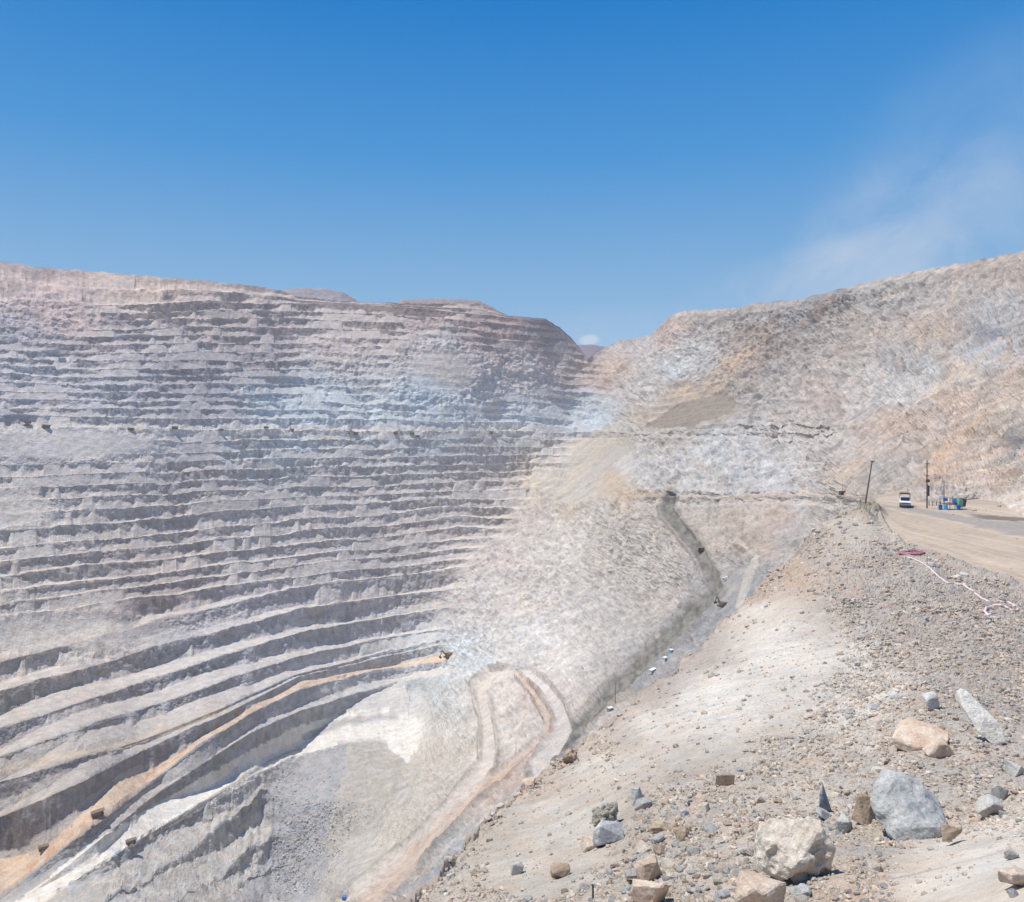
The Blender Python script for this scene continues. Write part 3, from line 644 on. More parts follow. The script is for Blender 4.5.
def near_at(px, py):
    j = int(np.clip(round((px-ncx[0])/1.25), 0, NNC-1))
    c = near_pyg[:, j]
    idx = np.where((c[:-1] >= py) & (c[1:] < py))[0]
    i = idx[0] if len(idx) else int(np.argmin(np.abs(c-py)))
    D = nD[i]
    return Vector(((px-CX)/F*D, D, float(ground_z(px, D)[0])))

print('t', round(time.time()-_t0, 1))
# ================================================================== STONES
def hull_rock(seed, n=18, dims=(1, 1, 1), sub=3, rough=.05, freq=2.0, power=1.0, smooth=0, chips=.0, pts=None):
    r = np.random.default_rng(seed)
    p = r.normal(size=(n, 3)); p /= np.linalg.norm(p, axis=1)[:, None]
    p = np.sign(p)*np.abs(p)**power
    p *= r.uniform(.82, 1.0, (n, 1))
    p = p/np.abs(p).max(0)*np.array(dims)/2
    if pts is not None: p = np.array(pts)*np.array(dims)
    bm = bmesh.new()
    vs = [bm.verts.new(q) for q in p]
    res = bmesh.ops.convex_hull(bm, input=vs)
    bmesh.ops.delete(bm, geom=list({g for g in res['geom_interior']+res['geom_unused'] if isinstance(g, bmesh.types.BMVert)}), context='VERTS')
    m = min(dims)
    bmesh.ops.bevel(bm, geom=bm.edges[:], offset=m*.035, segments=1, affect='EDGES', clamp_overlap=True)
    bmesh.ops.triangulate(bm, faces=bm.faces[:])
    for _ in range(sub):
        L_ = max(e.calc_length() for e in bm.edges)
        es = [e for e in bm.edges if e.calc_length() > L_*.38]
        bmesh.ops.subdivide_edges(bm, edges=es, cuts=1); bmesh.ops.triangulate(bm, faces=[f for f in bm.faces if len(f.verts) > 3])
    for _ in range(smooth): bmesh.ops.smooth_vert(bm, verts=bm.verts, factor=.5, use_axis_x=True, use_axis_y=True, use_axis_z=True)
    co = np.array([v.co for v in bm.verts]); bm.normal_update(); no = np.array([v.normal for v in bm.verts])
    mm = m*.5; s = freq/m
    d = rough*m*(fbm(co[:, 0]*s+seed, co[:, 1]*s, co[:, 2]*s, 4)+.5*(ridged(co[:, 0]*s*1.4, co[:, 1]*s*1.4+seed, co[:, 2]*s*1.4, 3)-.4))
    if chips: d -= chips*m*sm(.1, .35, fbm(co[:, 0]*s*.8-seed, co[:, 1]*s*.8, co[:, 2]*s*.8, 2))
    co = co+no*d[:, None]
    for v, q in zip(bm.verts, co): v.co = q
    me = bpy.data.meshes.new('rock'); bm.to_mesh(me); bm.free()
    me.polygons.foreach_set('use_smooth', [False]*len(me.polygons)); me.update()
    return me

M_pale = stone_material('pale_tan_stone', (212,196,174), (236,224,206), (242,232,216), 2.6, .02)
M_grey = stone_material('blue_grey_stone', (184,188,188), (222,221,214), (236,233,225), 2.2, .02)
M_pink = stone_material('pinkish_tan_stone', (206,176,150), (226,206,184), (222,210,194), 2.4, .02)
M_white = stone_material('white_stone', (236,226,208), (250,243,230), None, 3, .015)
M_slate = stone_material('dark_slate', (120,128,138), (168,174,180), None, 4, .012)
M_brown = stone_material('brown_stone', (164,142,120), (200,180,156), None, 3, .015)
M_dgrey = stone_material('grey_stone', (182,178,172), (212,208,200), (208,198,184), 4, .015)
M_moss = stone_material('weathered_greenish_stone', (196,190,164), (226,218,200), (200,202,188), 6, .03)

def boulder(cxp, y0, y1, wpx, depth_ratio, mat, label, name='boulder', seed=1, n=18, rot=(0,0,0), power=.8, rough=.05, sub=3, sink=.2, chips=0, smooth=0, hk=1.0, freq=2.0, group=None, pts=None):
    """a boulder whose base sits on the ground under pixel (cxp, y1) and that is wpx wide and y1-y0 tall there"""
    g = near_at(cxp, y1-2)
    D = g.y; s = D/F
    w = wpx*s; h = (y1-y0)*s*hk
    dep = w*depth_ratio
    me = hull_rock(seed, n, (w, dep, h), sub, rough, freq, power, smooth, chips, pts)
    me.materials.append(mat)
    o = bpy.data.objects.new(name, me); COL.objects.link(o)
    o.rotation_euler = rot
    o.location = (g.x, g.y+dep*.30, g.z+h*(.5-sink)-.02*w)
    tag(o, label, 'boulder' if name == 'boulder' else 'rock', group)
    return o
boulder(801, 816, 882, 68, .9, M_pale, 'large rounded pale tan boulder with a chipped lit face', seed=11, n=26, power=.75, rough=.07, sub=4, chips=.08, rot=(0,.1,.3), freq=2.6, hk=1.02)
boulder(920, 774, 838, 70, 1.2, M_grey, 'large angular blue-grey boulder with a flat sloping top', seed=23, n=13, power=.62, rough=.05, sub=4, rot=(0,0,-.35), freq=2.6, sink=.06, hk=.82, chips=.03, pts=[(-.45,-.2,-.35),(-.2,-.45,-.5),(.15,-.5,-.5),(.5,-.3,-.4),(.5,.4,-.4),(-.4,.4,-.4),(-.15,-.42,-.22),(.15,-.4,-.1),(.48,-.28,-.12),(-.5,-.1,-.05),(-.46,0,.2),(-.2,.1,.5),(0,.15,.47),(.25,.2,.25),(.45,.2,0),(-.3,.3,.4)])
boulder(927, 718, 750, 54, .7, M_pink, 'flat pinkish tan slab lying above the blue-grey boulder', seed=31, n=14, power=.6, rough=.04, rot=(0,0,-.4), sub=4, hk=.85, sink=.2, pts=[(-.35,.4,.3),(-.15,.45,.5),(.1,.4,.25),(.5,.3,.2),(.45,-.1,.05),(-.5,-.3,-.05),(-.1,-.45,-.2),(.3,-.4,-.1),(-.45,-.3,-.4),(-.1,-.45,-.5),(.35,-.35,-.4),(.4,.4,-.5),(-.4,.4,-.5)])
boulder(983, 692, 742, 42, .35, M_white, 'long white slab tilted on the gravel slope', seed=8, n=14, power=.6, rough=.04, rot=(-.25,0,-.5), sub=4, hk=1.0, sink=.02, pts=[(-.5,0,.42),(-.42,-.2,.5),(-.28,.1,.47),(.1,.3,.06),(.1,-.35,.0),(.42,0,-.1),(.5,-.2,-.4),(.48,.3,-.45),(.25,-.3,-.5),(-.05,-.5,-.3),(-.02,.4,-.3),(-.32,-.4,.08),(-.5,.2,.25)])
boulder(764, 876, 920, 52, .8, M_pink, 'blocky orange-tan boulder below the rounded pale boulder', seed=41, n=12, power=.5, rough=.05, rot=(0,.1,.5), sub=3)
boulder(827, 784, 816, 15, .6, M_slate, 'upright dark slate shard behind the rounded pale boulder', name='rock', seed=51, n=10, power=.6, rough=.03, rot=(0,.08,.3), sub=2, hk=1.2)
boulder(867, 793, 825, 28, .8, M_brown, 'brownish block against the left side of the blue-grey boulder', seed=62, n=13, power=.65, rough=.05, rot=(.1,0,.6), sub=3)
boulder(727, 771, 788, 17, .9, M_brown, 'small brown cube-shaped rock alone on the fine rubble', name='rock', seed=73, n=9, power=.4, rough=.02, rot=(0,.05,.5), sub=2)
boulder(607, 800, 828, 30, .7, M_moss, 'crumbling greenish weathered rock at the edge of the silt', seed=81, n=22, power=.8, rough=.14, rot=(0,0,.2), sub=4, chips=.12, freq=3.5)
boulder(995, 795, 818, 33, .7, M_dgrey, 'smooth two-toned grey and tan cobble near the right edge', name='rock', seed=91, n=20, power=.9, rough=.02, rot=(0,.1,.2), smooth=2)
boulder(1001, 783, 802, 22, .8, M_dgrey, 'grey angular rock leaning on the two-toned cobble', name='rock', seed=92, n=12, power=.6, rough=.03)
boulder(1017, 868, 890, 30, .7, M_pink, 'tan slab half buried in silt at the bottom right', name='rock', seed=93, n=11, power=.6, rot=(.2,.1,.3))
boulder(1013, 849, 861, 17, .8, M_dgrey, 'flat grey stone lying on the silt mound', name='rock', seed=94, n=11, power=.6)
boulder(651, 857, 882, 30, .7, M_pink, 'tan wedge-shaped rock with one lit flat face, left of the orange-tan boulder', name='rock', seed=95, n=11, power=.55, rot=(.1,-.4,.3))
boulder(652, 880, 912, 44, .7, M_pink, 'broad tan rock cut by the bottom edge', seed=96, n=13, power=.7)
boulder(943, 737, 758, 30, .8, M_pink, 'pinkish rock just in front of the flat slab', name='rock', seed=97, n=12, power=.6)
boulder(932, 691, 711, 18, .9, M_dgrey, 'grey block on the gravel left of the white slab', name='rock', seed=98, n=12, power=.7)
boulder(682, 827, 842, 17, .9, M_brown, 'rounded brown stone with a pale top in mixed rubble', name='rock', seed=99, n=16, power=.8)
boulder(925, 823, 838, 42, .6, M_grey, 'pale grey flat rock under the foot of the blue-grey boulder', name='rock', seed=100, n=12, power=.6)
boulder(952, 823, 846, 22, .6, M_brown, 'brown wedge under the right foot of the blue-grey boulder', name='rock', seed=101, n=10, power=.6, rot=(0,.3,.2))
boulder(845, 816, 836, 24, .9, M_dgrey, 'grey stone between the rounded boulder and the brownish block', name='rock', seed=102, n=13, power=.7)
boulder(590, 836, 852, 26, .8, M_pink, 'reddish flat rock left of the crumbling greenish rock', name='rock', seed=103, n=12, power=.6)
boulder(632, 870, 886, 16, .9, M_dgrey, 'small grey rock left of the tan wedge', name='rock', seed=104, n=12, power=.7)
boulder(640, 786, 806, 16, .8, M_grey, 'blue-grey upright rock right of the crumbling greenish rock', name='rock', seed=105, n=12, power=.6)
boulder(608, 822, 846, 34, .8, M_grey, 'blue-grey lump just below the crumbling greenish rock', name='rock', seed=106, n=14, power=.7)
boulder(1016, 760, 778, 22, .8, M_dgrey, 'rounded grey rock on the right edge above the grey angular rock', name='rock', seed=107, n=16, power=.8)
boulder(560, 866, 880, 22, .8, M_brown, 'brown rock in the rubble near the spur edge', name='rock', seed=108, n=13, power=.7)
boulder(518, 862, 876, 15, .8, M_dgrey, 'grey stone nearest the lip of the pit', name='rock', seed=109, n=13, power=.7)

boulder(571, 748, 763, 18, .8, M_brown, 'dark brown broken outcrop on the lip above the lower roads', seed=122, n=22, power=.8, rough=.12, sub=4, chips=.1, freq=3.2, sink=.3)
# counted loose rocks: individuals, shared meshes
mats = [M_pale, M_dgrey, M_pink, M_grey, M_brown, M_dgrey, M_pale, M_dgrey]
kinds = ['pale tan', 'grey', 'pinkish tan', 'blue-grey', 'brown', 'mid grey', 'sand-coloured', 'dull grey']
protos = []
for i in range(8):
    for j in range(2):
        me = hull_rock(200+i*7+j, 14 if j else 20, (1, random.uniform(.7, .95), random.uniform(.5, .75)), 2, .05, 2.0, .65+.1*j)
        me.materials.append(mats[i]); protos.append((me, i))
heroes = [o for o in COL.objects if o.get('category') in ('boulder', 'rock')]
hero_xy = [(o.location.x, o.location.y, max(o.dimensions.x, .2)) for o in heroes]
cnt = 0; tries = 0
r2 = np.random.default_rng(12)
while cnt < 285 and tries < 12000:
    tries += 1
    px = r2.uniform(440, 1040); py = r2.choice([r2.uniform(800, 905), r2.uniform(740, 905), r2.uniform(560, 905)])
    if r2.random() < .4: px = r2.normal(650, 60); py = r2.uniform(800, 905)
    m = float(rub_mask(np.array([px]), np.array([py]))[0])
    if r2.random() > m*.95+.02: continue
    g = near_at(px, py)
    if abs(H-g.z/g.y*F-py) > 6: continue
    if road_mask(np.array([px]), np.array([py-4]))[0] > .05: continue
    spx = min(6.0*(1/(1-r2.random()*.95))**.5, 21)*(1 if py > 800 else .8)*(1 if py > 740 else .72)
    s = spx*g.y/F
    if any(math.hypot(g.x-a, g.y-b) < (c+s)*.5 for a, b, c in hero_xy): continue
    me, i = protos[r2.integers(len(protos))]
    o = bpy.data.objects.new('loose_rock', me); COL.objects.link(o)
    o.scale = (s*r2.uniform(.8, 1.2), s*r2.uniform(.8, 1.2), s*r2.uniform(.7, 1.1))
    o.rotation_euler = (r2.normal()*.25, r2.normal()*.25, r2.uniform(0, 6.28))
    o.location = (g.x, g.y, g.z+s*.12)
    tag(o, kinds[i]+' loose rock lying in the rubble of the spur', 'rock', kinds[i]+' rocks strewn over the spur')
    hero_xy.append((g.x, g.y, s*.8)); cnt += 1

print('t', round(time.time()-_t0, 1))
# gravel: nobody could count it
def stone_cloud(name, centres, sizes, cols, mat, label, seed=1, flat=.65):
    r = np.random.default_rng(seed); n = len(centres)
    t = (1+5**.5)/2
    b = np.array([(-1,t,0),(1,t,0),(-1,-t,0),(1,-t,0),(0,-1,t),(0,1,t),(0,-1,-t),(0,1,-t),(t,0,-1),(t,0,1),(-t,0,-1),(-t,0,1)], float); b /= np.linalg.norm(b[0])
    f = np.array([(0,11,5),(0,5,1),(0,1,7),(0,7,10),(0,10,11),(1,5,9),(5,11,4),(11,10,2),(10,7,6),(7,1,8),(3,9,4),(3,4,2),(3,2,6),(3,6,8),(3,8,9),(4,9,5),(2,4,11),(6,2,10),(8,6,7),(9,8,1)])
    V = b[None]*r.uniform(.62, 1.15, (n, 12, 1))
    V = V*np.stack([r.uniform(.7, 1.2, n), r.uniform(.7, 1.2, n), r.uniform(.45, 1.0, n)*flat/.65], -1)[:, None]
    a = r.uniform(0, 6.28, n); ca, sa = np.cos(a)[:, None], np.sin(a)[:, None]
    tl = r.normal(size=n)*.5; ct, st_ = np.cos(tl)[:, None], np.sin(tl)[:, None]
    y_ = V[..., 1]*ct-V[..., 2]*st_; z_ = V[..., 1]*st_+V[..., 2]*ct; x_ = V[..., 0]
    V = np.stack([x_*ca-y_*sa, x_*sa+y_*ca, z_], -1)*(sizes*.5)[:, None, None]+centres[:, None]
    Fc = (f[None]+(np.arange(n)*12)[:, None, None]).reshape(-1, 3)
    o = mesh_np(name, V.reshape(-1, 3), Fc, mat, np.repeat(cols, 12, 0), smooth=False)
    tag(o, label, 'gravel', kind='stuff'); return o
def near_cloud(n, pyr, size_px, seed, mode='rub'):
    r = np.random.default_rng(seed)
    px = r.uniform(400, 1060, n*3); lD = r.uniform(math.log(7), math.log(150), n*3)
    D = np.exp(lD); z_ = ground_z(px, D); py = H-z_/D*F
    # uniform over the picture, not over log depth: thin out by local stretch
    z2 = ground_z(px, D*1.01); w = np.abs(py-(H-z2/(D*1.01)*F)); w = np.clip(w/2.5, .05, 1)
    m = rub_mask(px, py)
    clump = sm(-.12, .35, fbm(px/26, py/15, 8.8, 4))
    prob = w*(m*(.10+.78*clump)+.03)
    e_ = np.interp(px, ncx, De)
    prob *= (D < e_*1.01)*(py < 930)*(py > pyr)
    prob *= (1-.993*road_mask(px, py+1.5))
    prob *= np.where(D > 60, .55, 1)
    k = r.random(n*3) < prob
    px, D, z_, py, m = px[k], D[k], z_[k], py[k], m[k]
    u = r.random(len(px))
    spx = size_px[0]*(1/(1-u*.985))**size_px[1]; spx = np.minimum(spx, size_px[2])
    s = spx*D/F*np.where(D > 50, .8, 1)
    c = np.stack([(px-CX)/F*D, D, z_+s*.12], -1)
    pal = S2L([(214,202,184),(196,192,184),(220,202,180),(180,182,182),(196,174,152),(190,184,174),(232,224,210),(212,178,152),(158,154,148)])
    ci = r.choice(9, len(px), p=[.2,.17,.16,.1,.08,.12,.09,.04,.04])
    base = pal[ci]
    loc = shepard(px, py, NCc, 3.2)
    cc = (base*.58+loc*.42)*np.array([1.05,1.0,.93])*DUST*r.uniform(.85, 1.25, (len(px), 1))
    return c, s, cc
c1, s1, k1 = near_cloud(230000, 480, (1.2, .56, 8), 21)
stone_cloud('gravel', c1, s1, k1, MAT_STONE, 'loose grey, tan and pink gravel covering the spur', 3)
print('gravel', len(c1))
# broken rock scattered over the pit floor
r = np.random.default_rng(5)
sel = []
wts = floorm*amp_nt*(sm(395, 330, PX_+(PY_-760)*.35)*sm(232, 262, PX_)*sm(745, 770, PY_))
vis = (np.abs(far_py-PY_) < 25)
flat_i = np.where((wts > .2).ravel())[0]
pick = r.choice(flat_i, 3600, replace=True)
wv = wts.ravel()[pick]*(.35+.65*sm(-.2, .4, fbm(PX_.ravel()[pick]/18, PY_.ravel()[pick]/14, 2., 2)))
pick = pick[r.random(len(pick)) < wv]
c2 = P.reshape(-1, 3)[pick]; s2 = np.minimum(.75*(1/(1-r.random(len(pick))*.97))**.42, 3.2)
k2 = S2L([(214,214,214)])*DUST*r.uniform(.8, 1.15, (len(pick), 1))
stone_cloud('rubble', c2+np.array([0, 0, .2]), s2, k2, MAT_FAR, 'grey broken rock strewn over the pit floor', 4, .8)

print('t', round(time.time()-_t0, 1))
# ================================================================== BUILT OBJECTS
class MB:
    def __init__(s): s.bm = bmesh.new()
    def box(s, c, d, rot=None, bevel=0):
        r_ = bmesh.ops.create_cube(s.bm, size=1)
        M = Matrix.Translation(c) @ (Euler(rot).to_matrix().to_4x4() if rot else Matrix()) @ Matrix.Diagonal((*d, 1))
        bmesh.ops.transform(s.bm, matrix=M, verts=r_['verts'])
        if bevel:
            es = list({e for v in r_['verts'] for e in v.link_edges}); bmesh.ops.bevel(s.bm, geom=es, offset=bevel, segments=2, affect='EDGES')
        return s
    def cyl(s, a, b, r1, r2=None, n=12):
        a, b = Vector(a), Vector(b); d = b-a
        r_ = bmesh.ops.create_cone(s.bm, cap_ends=True, segments=n, radius1=r1, radius2=r1 if r2 is None else r2, depth=d.length)
        M = Matrix.Translation((a+b)/2) @ d.to_track_quat('Z', 'Y').to_matrix().to_4x4()
        bmesh.ops.transform(s.bm, matrix=M, verts=r_['verts']); return s
    def prism(s, prof, x0, x1):
        """profile in (y,z), extruded along x"""
        a = [s.bm.verts.new((x0, y, z)) for y, z in prof]; b = [s.bm.verts.new((x1, y, z)) for y, z in prof]
        n = len(prof); s.bm.faces.new(a); s.bm.faces.new(b[::-1])
        for i in range(n): s.bm.faces.new((a[i], b[i], b[(i+1) % n], a[(i+1) % n]))
        return s
    def build(s, name, mat, parent=None):
        bmesh.ops.recalc_face_normals(s.bm, faces=s.bm.faces)
        me = bpy.data.meshes.new(name); s.bm.to_mesh(me); s.bm.free(); me.materials.append(mat)
        o = bpy.data.objects.new(name, me); COL.objects.link(o); o.parent = parent; return o
def empty(name, loc, rz=0, sc=1):
    o = bpy.data.objects.new(name, None); COL.objects.link(o); o.location = loc; o.rotation_euler = (0, 0, rz); o.scale = (sc,)*3
    o.empty_display_size = .5; return o
MYEL = flat_material('dusty_yellow_paint', (176,140,70), .6, 0, .5, .6); MDRK = flat_material('dark_rubber', (38,38,42), .8, 0, .25, 1)
MTAN = flat_material('dusty_brown_paint', (110,84,66), .7, 0, .35, .6); MWHT = flat_material('white_paint', (232,232,230), .5, 0, .12, 1)
MGLS = flat_material('dark_glass', (30,36,44), .15, 0, .05, 1); MWOOD = flat_material('weathered_wood', (98,80,66), .9, 0, .25, 2)
MSTL = flat_material('dark_steel', (70,68,68), .6, .3, .3, 1); MBLU = flat_material('blue_plastic', (40,100,170), .5, 0, .15, 1.2)
MLBL = flat_material('light_blue_sheet', (110,170,215), .5, 0, .12, 1); MGRN = flat_material('green_plastic', (120,176,140), .5, 0, .15, 1)
MPNK = flat_material('pink_red_hose', (190,128,138), .6, 0, .3, .8); MHOS = flat_material('pale_pink_hose', (228,204,200), .6, 0, .25, 1.5)
MGRY = flat_material('grey_sheet_metal', (150,156,162), .5, .2, .2, 1); MCYA = flat_material('cyan_sheet', (120,205,220), .5, 0, .1, 1)

def haul_truck(loc, rz, label, sc=1, group='haul trucks in the pit'):
    t = empty('haul_truck', loc, rz, sc); tag(t, label, 'truck', group)
    MB().box((0, 0, 1.9), (5.0, 11, 1.0)).box((0, 4.7, 2.6), (6.4, 1.6, 1.4)).build('chassis', MDRK, t)
    MB().prism([(-6, 3.2), (-6.4, 5.6), (4.0, 6.3), (6.3, 6.5), (6.3, 6.1), (3.2, 5.6), (2.2, 2.9), (-3, 2.6)], -3.4, 3.4).build('dump_bed', MTAN, t)
    c = MB().box((-1.6, 4.2, 4.2), (2.2, 2.0, 2.1), bevel=.1).build('cab', MYEL, t)
    MB().box((-1.6, 5.22, 4.5), (1.8, .06, .9)).build('windscreen', MGLS, c)
    for x_ in (-2.7, 2.7):
        for y_, w_ in ((3.6, 1.1), (-3.4, 1.9)):
            MB().cyl((x_-w_/2, y_, 1.7), (x_+w_/2, y_, 1.7), 1.7, n=16).build('wheel', MDRK, t)
    return t
def shovel(loc, rz, label, sc=1, group='digging machines in the pit'):
    t = empty('excavator', loc, rz, sc); tag(t, label, 'excavator', group)
    for x_ in (-2.6, 2.6): MB().prism([(-4, .2), (-4.4, 1), (-3.8, 1.8), (3.8, 1.8), (4.4, 1), (4, .2)], x_-.7, x_+.7).build('track', MDRK, t)
    b = MB().box((0, -1.2, 4), (6.2, 7.2, 3.2), bevel=.25).box((0, 0, 2.2), (3, 3, 1.2)).build('body', MTAN, t)
    c = MB().box((-2.2, 2.7, 5.4), (1.8, 1.8, 2.6), bevel=.1).build('cab', MTAN, t)
    MB().box((-2.2, 3.62, 5.7), (1.4, .06, 1.3)).build('windscreen', MGLS, c)
    MB().prism([(1.6, 3.0), (6.5, 9.6), (7.4, 9.6), (8.2, 9), (2.6, 3.0)], -.5, .5).build('boom', MTAN, t)
    s_ = MB().prism([(7.2, 10.2), (7.9, 10.0), (10.6, 3.6), (9.9, 3.4)], -.35, .35).build('stick', MTAN, t)
    MB().prism([(9.6, 3.8), (10.8, 3.9), (11.2, 2.2), (10.2, 1.2), (8.6, 1.8)], -1.4, 1.4).build('bucket', MDRK, t)
    return t
def drill(loc, rz, label, sc=1):
    t = empty('drill_rig', loc, rz, sc); tag(t, label, 'drill rig')
    for x_ in (-2, 2): MB().prism([(-4, .2), (-4.4, .9), (-3.8, 1.6), (3.8, 1.6), (4.4, .9), (4, .2)], x_-.5, x_+.5).build('track', MDRK, t)
    MB().box((0, -.8, 3), (4.6, 8, 2.6), bevel=.2).build('body', MTAN, t)
    m = MB()
    for x_ in (-.7, .7):
        for y_ in (3.4, 4.6): m.cyl((x_, y_, 1.5), (x_, y_, 24), .2, n=6)
    for q in range(11): m.box((0, 4, 2.5+q*2), (1.6, 1.4, .18))
    m.build('mast', MSTL, t); MB().box((1.4, 3.4, 3.8), (1.4, 1.6, 2.2), bevel=.1).build('cab', MTAN, t)
    return t
def pickup(loc, rz, label, sc=1, rack=True, group=None):
    t = empty('pickup_truck', loc, rz, sc); tag(t, label, 'pickup truck', group)
    # front faces -Y
    MB().prism([(-2.6, .5), (-2.65, 1.0), (-1.3, 1.15), (-.8, 1.2), (-.8, 1.2), (2.6, 1.2), (2.6, .5)], -.92, .92).build('body', MWHT, t)
    c = MB().prism([(-1.25, 1.16), (-.55, 1.78), (.75, 1.8), (1.0, 1.21)], -.82, .82).build('cab', MWHT, t)
    MB().prism([(-1.22, 1.23), (-.6, 1.74), (-.66, 1.76), (-1.28, 1.25)], -.74, .74).build('windscreen', MGLS, c)
    MB().box((0, -2.68, .62), (1.86, .16, .3)).build('bumper', MGRY, t); MB().box((0, -2.66, .9), (1.1, .06, .2)).build('grille', MDRK, t)
    for x_ in (-.76, .76): MB().box((x_, -2.66, .92), (.3, .08, .18)).build('headlight', MGRY, t)
    if rack:
        m = MB()
        for x_ in (-.85, .85):
            for y_ in (-.4, 2.4): m.cyl((x_, y_, 1.2), (x_, y_, 2.35), .04, n=6)
            m.cyl((x_, -.8, 2.35), (x_, 2.5, 2.35), .05, n=6)
        for y_ in (-.6, .2, 1, 1.8, 2.4): m.cyl((-.9, y_, 2.35), (.9, y_, 2.35), .04, n=6)
        for x_ in (-.5, -.2, .15, .45): m.cyl((x_, -.9, 2.45), (x_, 2.7, 2.45), .06, n=6)
        m.build('roof_rack', MSTL, t)
    for x_ in (-.82, .82):
        for y_ in (-1.75, 1.6): MB().cyl((x_-.12, y_, .38), (x_+.12, y_, .38), .38, n=16).build('wheel', MDRK, t)
    return t
def pole(base, h, lean, label, arms=(), r_=.16, stay=False, name='utility_pole'):
    t = empty(name, base); tag(t, label, 'utility pole')
    top = (lean*h, 0, h)
    MB().cyl((0, 0, -.4), top, r_, r_*.65, 10).build('post', MWOOD, t)
    for (f_, L_, a_) in arms:
        m = MB(); c_ = Vector(top)*f_
        m.box(c_+Vector((0, -.12, 0)), (L_, .12, .14), (0, a_, 0)); o = m.build('crossarm', MWOOD, t)
        m = MB()
        for q in (-.42, 0, .42): m.cyl(c_+Vector((q*L_, -.12, .06)), c_+Vector((q*L_, -.12, .32)), .06, .04, 8)
        m.build('insulators', MGRY, t) if L_ > 1 else m.bm.free()
    return t
def near_base(px, py): return near_at(px, py)

pole(near_at(865, 503), 8.0, .17, 'leaning wooden pole on the lip of the spur above the pit', arms=((.985, .9, .2),), r_=.15)
b_ = near_at(927, 508); p_ = pole(b_, 9.2, 0.0, 'tall wooden pole with dark fittings at the road bend', arms=((.93, .7, 0), (.68, .7, 0)), r_=.14)
MB().cyl((.1, -.2, 2.4), (.1, -.2, 4.4), .26, n=10).box((.05, -.2, 5.3), (.6, .3, .5)).build('fitting', MSTL, p_)
pole(near_at(944, 507), 5.2, 0.0, 'short thin pole beside the blue and green stall', r_=.1)
pickup(near_at(905, 506.5)+Vector((0, 0, .02)), -.46, 'white pickup truck with a roof rack driving towards the bend', 1.05)
# small stakes along the far road edge
for i in range(7):
    g = near_at(929+i*1.9, 505.5)
    o = MB().cyl((0, 0, -.1), (0, 0, .85+.15*(i % 2)), .09, .07, 8).build('marker_post', MWHT if i % 2 else MSTL)
    o.location = g; tag(o, 'short %s stake in the row between the tall pole and the blue stall' % ('white' if i % 2 else 'dark'), 'post', 'stakes along the far edge of the road')
# blue and green stall
g = near_at(952, 509)
t = empty('equipment_stall', g, .1); tag(t, 'small stall of bright blue and green sheets beside the road', 'stall')
MB().box((-1.0, 0, 2.25), (2.4, 1.6, .09), (0, .18, 0)).box((.1, -.55, 1.75), (.9, .05, .75)).build('awning', MLBL, t)
MB().box((-1.9, -.8, 1.95), (.9, .06, .55)).box((.1, -.85, 1.15), (.8, .06, .5)).build('side_sheet', MBLU, t)
MB().box((1.4, 0, 1.15), (.8, 1.3, 1.6), (0, .1, 0), .06).build('cabinet', MGRN, t)
MB().box((2.5, .6, 1.2), (.9, 1.2, 1.5), (0, .25, .2), .1).build('backing', MSTL, t)
m = MB()
for x_ in (-2.0, 0, 1.0): m.cyl((x_, .6, 0), (x_, .6, 2.1), .05, n=6)
m.build('frame', MTAN, t)
for i, (dx_, dy_, mt, nm) in enumerate(((-2.6, -.7, MBLU, 'dark blue barrel at the left end of the blue stall'), (-1.7, -.9, MLBL, 'light blue barrel standing second from left at the blue stall'), (.6, -1.1, MBLU, 'dark blue barrel under the green cabinet of the stall'))):
    bb = MB().cyl((0, 0, 0), (0, 0, .95), .34, n=16).cyl((0, 0, .3), (0, 0, .34), .36, n=16).cyl((0, 0, .62), (0, 0, .66), .36, n=16).build('barrel', mt)
    bb.location = g+Vector((dx_, dy_, 0)); tag(bb, nm, 'barrel', 'barrels at the roadside stall')
# pink hose heap
def tube(name, pts, r_, mat, parent=None, n=8):
    cu = bpy.data.curves.new(name, 'CURVE'); cu.dimensions = '3D'; cu.bevel_depth = r_; cu.bevel_resolution = 3; cu.resolution_u = 6
    sp = cu.splines.new('NURBS'); sp.points.add(len(pts)-1); sp.use_endpoint_u = True; sp.order_u = 4
    for q, p in zip(sp.points, pts): q.co = (*p, 1)
    tmp = bpy.data.objects.new(name+'_curve', cu); me = bpy.data.meshes.new_from_object(tmp); bpy.data.objects.remove(tmp)
    me.name = name; me.materials.clear(); me.materials.append(mat)
    o = bpy.data.objects.new(name, me); COL.objects.link(o); o.parent = parent
    return o
pts = []
r3 = random.Random(4)
for i in range(150):
    a = i*.62; ex = 1.9*math.cos(a)*(.55+.45*r3.random()); ey = 1.3*math.sin(a)*(.5+.5*r3.random())
    g = near_at(911, 553.5); xx, yy = g.x+ex, g.y+ey
    zz = float(ground_z(CX+xx/yy*F, yy)[0]); pts.append((xx, yy, zz+.10+.30*(1-min(1, (ex/2)**2+(ey/1.4)**2))*r3.random()+.04))
o = tube('hose_coil', pts, .045, MPNK); tag(o, 'tangled heap of pink-red hose at the road edge', 'hose')
path = [(907,557),(916,560),(925,564),(933,572),(941,579),(949,584),(956,583),(963,585),(972,590),(980,598),(988,602),(1000,602),(1009,603),(1016,607),(1018,611),(1010,610),(1002,606),(993,606),(986,608),(984,612),(988,615),(993,614)]
pts = []
for (a, b), (c, d) in zip(path[:-1], path[1:]):
    for q in range(3):
        g = near_at(a+(c-a)*q/3, b+(d-b)*q/3); pts.append((g.x, g.y, g.z+.10))
o = tube('hose', pts, .085, MHOS); tag(o, 'long pale hose snaking down from the pink heap', 'hose')
